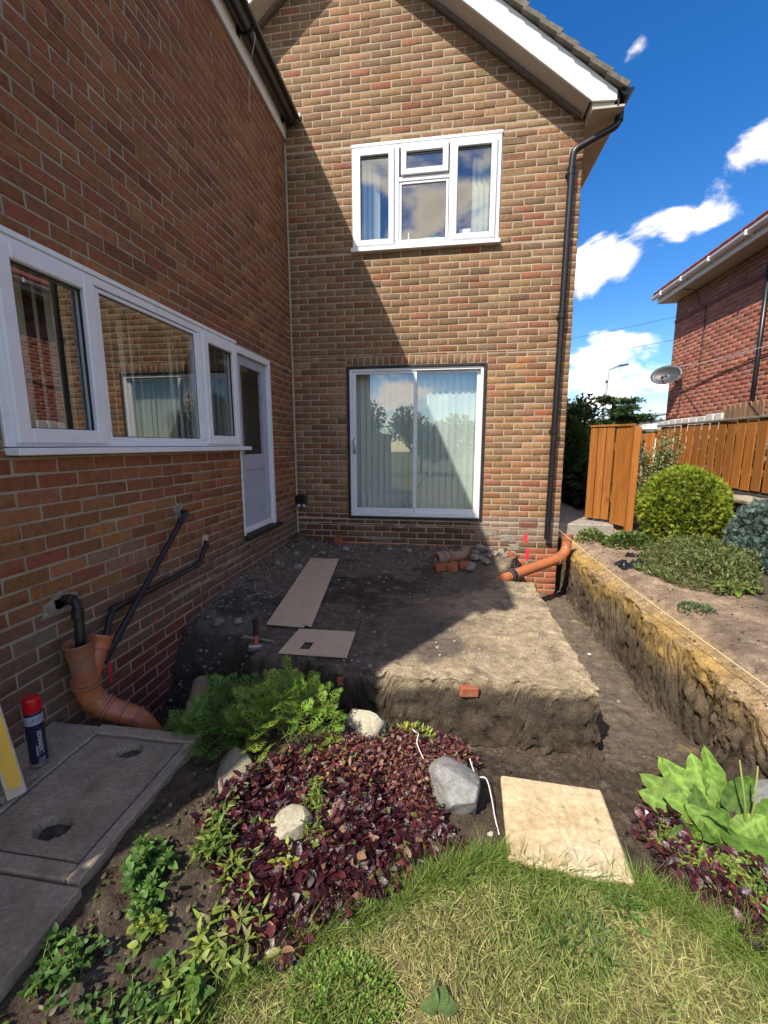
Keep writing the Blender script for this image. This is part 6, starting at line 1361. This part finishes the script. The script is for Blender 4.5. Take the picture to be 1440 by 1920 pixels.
half_gutter((6.47, -3.2, 4.135), (6.47, 5.66, 4.125), .058, 'gutter', M['upvc'], nb)
for y in (5.25, 4.45, 3.55, 2.6, 1.7): mb = MB(); mb.box((6.405, y - .02, 4.06), (6.535, y + .02, 4.145), .006); mb.build('gutter_bracket', M['upvc'], nb)
mb = MB(); mb.prism([(6.44, -3.2, 4.15), (6.44, -3.2, 4.185), (9.4, -3.2, 5.75), (9.4, -3.2, 5.70)], (0, 8.85, 0)); mb.prism([(12.4, -3.2, 4.15), (12.4, -3.2, 4.185), (9.405, -3.2, 5.75), (9.405, -3.2, 5.70)], (0, 8.85, 0)); nr_ = mb.build('roof', M['red_tile'], nb)
for i in range(30): mb = MB(); y = 5.62 - i * .29; mb.box((6.43, y - .275, 4.187), (6.62, y, 4.212 + .004 * (i % 3)), .006); mb.build('roof_tile', M['red_tile'], nr_)
mb = MB(); mb.tube([(6.79, 2.56, .2), (6.79, 2.56, 4.05)], .036, 12); mb.build('downpipe', M['black_plastic'], nb, smooth=True)
mb = MB(); mb.tube(smooth_path([(6.55, 4.72, 4.05), (6.62, 4.68, 3.98), (6.80, 4.62, 3.93), (6.845, 4.58, 3.75), (6.845, 4.50, 3.62), (6.842, 4.28, 3.50), (6.845, 4.27, 3.38), (6.845, 4.27, 2.6), (6.845, 4.27, 2.10)], 5), .008, 6); mb.tube(smooth_path([(6.845, 4.95, 1.97), (6.845, 4.27, 2.06), (6.845, 3.6, 2.16), (6.845, 3.15, 2.20), (6.845, 2.7, 2.26), (6.845, 1.4, 2.33)], 5), .009, 6); mb.tube(smooth_path([(6.845, 4.86, 2.15), (6.845, 4.9, 1.62), (6.845, 4.98, 1.50), (6.845, 5.42, 1.47)], 5), .008, 6); mb.build('wall_cable', M['cable'], nb)
# satellite dish
dn = Vector((-.60, -.72, .32)).normalized(); dc = Vector((6.60, 5.0, 2.33)); sd = thing('satellite_dish', tuple(dc), 'grey oval satellite dish on the corner of the neighbouring house', 'satellite dish')
side = Vector((0, 0, 1)).cross(dn).normalized(); upd = dn.cross(side); V = []; F = []; n = 28
for j in range(6):
    q = j / 5
    V += [tuple(dc + (side * math.cos(2 * math.pi * k / n) * .30 + upd * math.sin(2 * math.pi * k / n) * .215) * q + dn * (.07 * q * q)) for k in range(n)]
for j in range(5):
    for k in range(n): a = j * n + k; b = j * n + (k + 1) % n; F.append((a, b, b + n, a + n))
o = build('reflector', V, F, M['dish'], sd, smooth=True); o.modifiers.new('thick', 'SOLIDIFY').thickness = .008
mb = MB(); mb.tube([tuple(dc - dn * .02), tuple(dc - dn * .10), (6.86, 5.12, 2.22)], .018, 8); mb.build('mount', M['black_plastic'], sd)
fp = dc - upd * .20 + dn * .30; mb = MB(); mb.tube([tuple(dc - upd * .20 + dn * .05), tuple(fp)], .010, 8); mb.tube([tuple(fp + upd * .03), tuple(fp - dn * .05 + upd * .06)], [.022, .028], 10); mb.build('feed_arm', M['black_plastic'], sd)
mb = MB(); mb.tube(smooth_path([(6.84, 5.46, 2.57), (6.4, 3.2, 2.30), (5.9, .95, 2.10), (5.6, -.6, 2.0)], 6), .006, 6); tag(mb.build('washing_line', M['white_cord']), 'white washing line running from the corner of the neighbouring house', 'washing line')
# pale blocks and pointed pickets between fence and neighbour
bw = thing('block_wall', (6.3, 3.3, .2), 'row of pale whitewashed blocks just above the orange fence', 'wall')
for i in range(9): mb = MB(); y = 4.45 - i * .235; mb.box((6.26, y - .205, .2), (6.36, y, 1.335 + .004 * i + random.uniform(-.012, .012)), .008); mb.build('block', M['whitewash'], bw)
pf = thing('picket_fence', (6.3, 1.9, .2), 'faded pointed picket fence panel in front of the red brick wall', 'fence')
for i in range(8):
    y = 2.40 - i * .118; mb = MB(); h = 1.40 + .005 * i; mb.prism([(6.29, y - .053, .2), (6.29, y + .053, .2), (6.29, y + .053, h), (6.29, y + .03, h + .06), (6.29, y, h + .075), (6.29, y - .03, h + .06), (6.29, y - .053, h)], (.02, 0, 0)); mb.build('picket', M['fence_old'], pf)
mb = MB(); mb.box((6.31, 1.40, .2), (6.39, 1.47, 1.53), .006); mb.build('post', M['fence_cap'], pf); mb = MB(); mb.box((6.311, 1.48, 1.1), (6.34, 2.45, 1.18)); mb.build('rail', M['fence_old'], pf)
# hedge and trees beyond the gate
DKG = [(.035, .065, .018), (.05, .09, .024), (.06, .11, .03)]; MDG = [(.07, .12, .03), (.09, .15, .035), (.13, .19, .06)]
leafy_tree((4.15, 3.6, .75), (.75, .9, 1.15), 9000, 'dense dark evergreen shrub filling the gap behind the gate', 111, DKG, (.05, .10), 'evergreen_shrub', 'shrubs beyond the garden gate')
leafy_tree((4.9, 6.2, .95), (1.0, 1.0, 1.30), 8000, 'tall leafy shrub with pale young leaves below the street lamp', 113, MDG, (.06, .11), 'evergreen_shrub', 'shrubs beyond the garden gate')
conifer((4.0, 2.55, .45), (.32, .32, .85), 5000, 'narrow dark green conifer beside the house corner', 115, [(.05, .11, .02), (.07, .14, .025)], (.06, .11), 'upright_conifer')
leafy_tree((4.35, 1.9, .0), (.45, .5, .55), 3600, 'dark strappy undergrowth in shade behind the garden gate', 116, DKG, (.10, .2), 'undergrowth', trunk=False, tpl=LANCE)
def cedar(c, L_, n, label, seed, name, h):
    """flat layered branches"""
    r = np.random.default_rng(seed); t = thing(name, (c[0], c[1], -.2), label, 'tree'); L = Leaves(); mb = MB(); mb.tube([(c[0], c[1], -.3), (c[0], c[1], h)], [.14, .04], 8)
    for k in range(26):
        a = r.uniform(0, 6.283); z = r.uniform(h * .35, h * .98); l = L_ * (1.1 - .5 * z / h) * r.uniform(.6, 1.1); e = Vector((c[0] + math.cos(a) * l, c[1] + math.sin(a) * l, z + .05)); b = Vector((c[0], c[1], z)); mb.tube([b, e], [.03, .008], 5, caps=False); m = n // 26; tt = r.random(m) ** .7
        pos = np.array(b)[None] + (np.array(e) - np.array(b))[None] * tt[:, None] + r.normal(0, 1, (m, 3)) * np.array([.20, .20, .05])[None] * L_ * .5; d = np.array(e - b)[None] + r.normal(0, .8, (m, 3)); L.put(SPRAY, pos, d, UPV + r.normal(0, .3, (m, 3)), r.uniform(.10, .2, m), hue([(.045, .085, .025), (.06, .11, .03), (.08, .13, .04)], m, r), (.8, 1.2))
    L.build('crown', 'needle', t, smooth=False); mb.build('trunk', M['bark'], t); return t
cedar((7.2, 9.6, 1.5), 1.5, 9000, 'layered dark cedar seen between gate and neighbouring house', 121, 'cedar_tree', 2.35)
cedar((5.9, 10.5, 1.5), 1.3, 6000, 'second dark cedar standing behind the tall leafy shrub', 123, 'cedar_tree', 2.5)
sh = thing('garden_shed', (8.6, 12.0, -.2), 'white shed under the cedar branches beside the neighbouring house', 'shed')
mb = MB(); mb.box((7.6, 11.2, -.2), (10.4, 13.0, 1.75)); mb.build('wall', M['painted_white'], sh); mb = MB(); mb.prism([(7.45, 11.0, 1.74), (10.55, 11.0, 2.02), (10.55, 11.0, 2.07), (7.45, 11.0, 1.80)], (0, 2.2, 0)); mb.build('roof', M['lead'], sh); mb = MB(); mb.box((8.0, 11.17, .6), (8.9, 11.198, 1.4)); mb.build('window', M['upvc_dark'], sh)
# street lamp
lm = thing('street_lamp', (11.75, 24, -.3), 'grey steel street lamp with a short angled arm behind the hedge', 'street lamp')
mb = MB(); mb.tube([(11.75, 24, -.3), (11.77, 24, 2.4), (11.85, 24, 5.45), (11.90, 24, 5.56), (12.45, 23.95, 5.72)], [.13, .12, .09, .08, .06], 10); mb.build('post', M['lamp_steel'], lm, smooth=True)
mb = MB(); mb.obox((12.70, 23.93, 5.76), (.56, .22, .10), Matrix.Rotation(-.12, 3, 'Y'), .03); mb.build('lamp_head', M['dish'], lm); mb = MB(); mb.box((11.74, 23.88, 4.72), (11.86, 23.99, 4.86), .01); mb.build('junction_box', M['dish'], lm)
for k, (z0_, z1_) in enumerate(((6.12, 6.92), (5.22, 5.86))):
    mb = MB(); mb.tube(smooth_path([(2.0, 18, z0_ - .8), (8.06, 18, z0_), (12.6, 18, z1_), (22, 18, z1_ + 1.9)], 5), .009, 5); tag(mb.build('overhead_wire', M['cable']), ('upper overhead wire crossing the sky above the lamp', 'lower overhead wire crossing the clouds near the lamp')[k], 'wire')
# garden behind the photographer, which the glass reflects
for i, (x, y, h, n) in enumerate(((-3.5, -17, 4.2, 5000), (.5, -19, 3.2, 5000), (3.5, -18, 2.6, 4500), (6.5, -17, 4.0, 5000), (10, -15, 3.4, 4500), (-8, -18, 4.5, 4500))):
    leafy_tree((x, y, h * .52), (2.1, 1.5, h * .55), n, 'round leafy garden tree standing across the bottom of the lawn', 131 + i, MDG if i % 2 else DKG, (.14, .26), 'garden_tree', 'trees across the bottom of the garden', cat='tree')
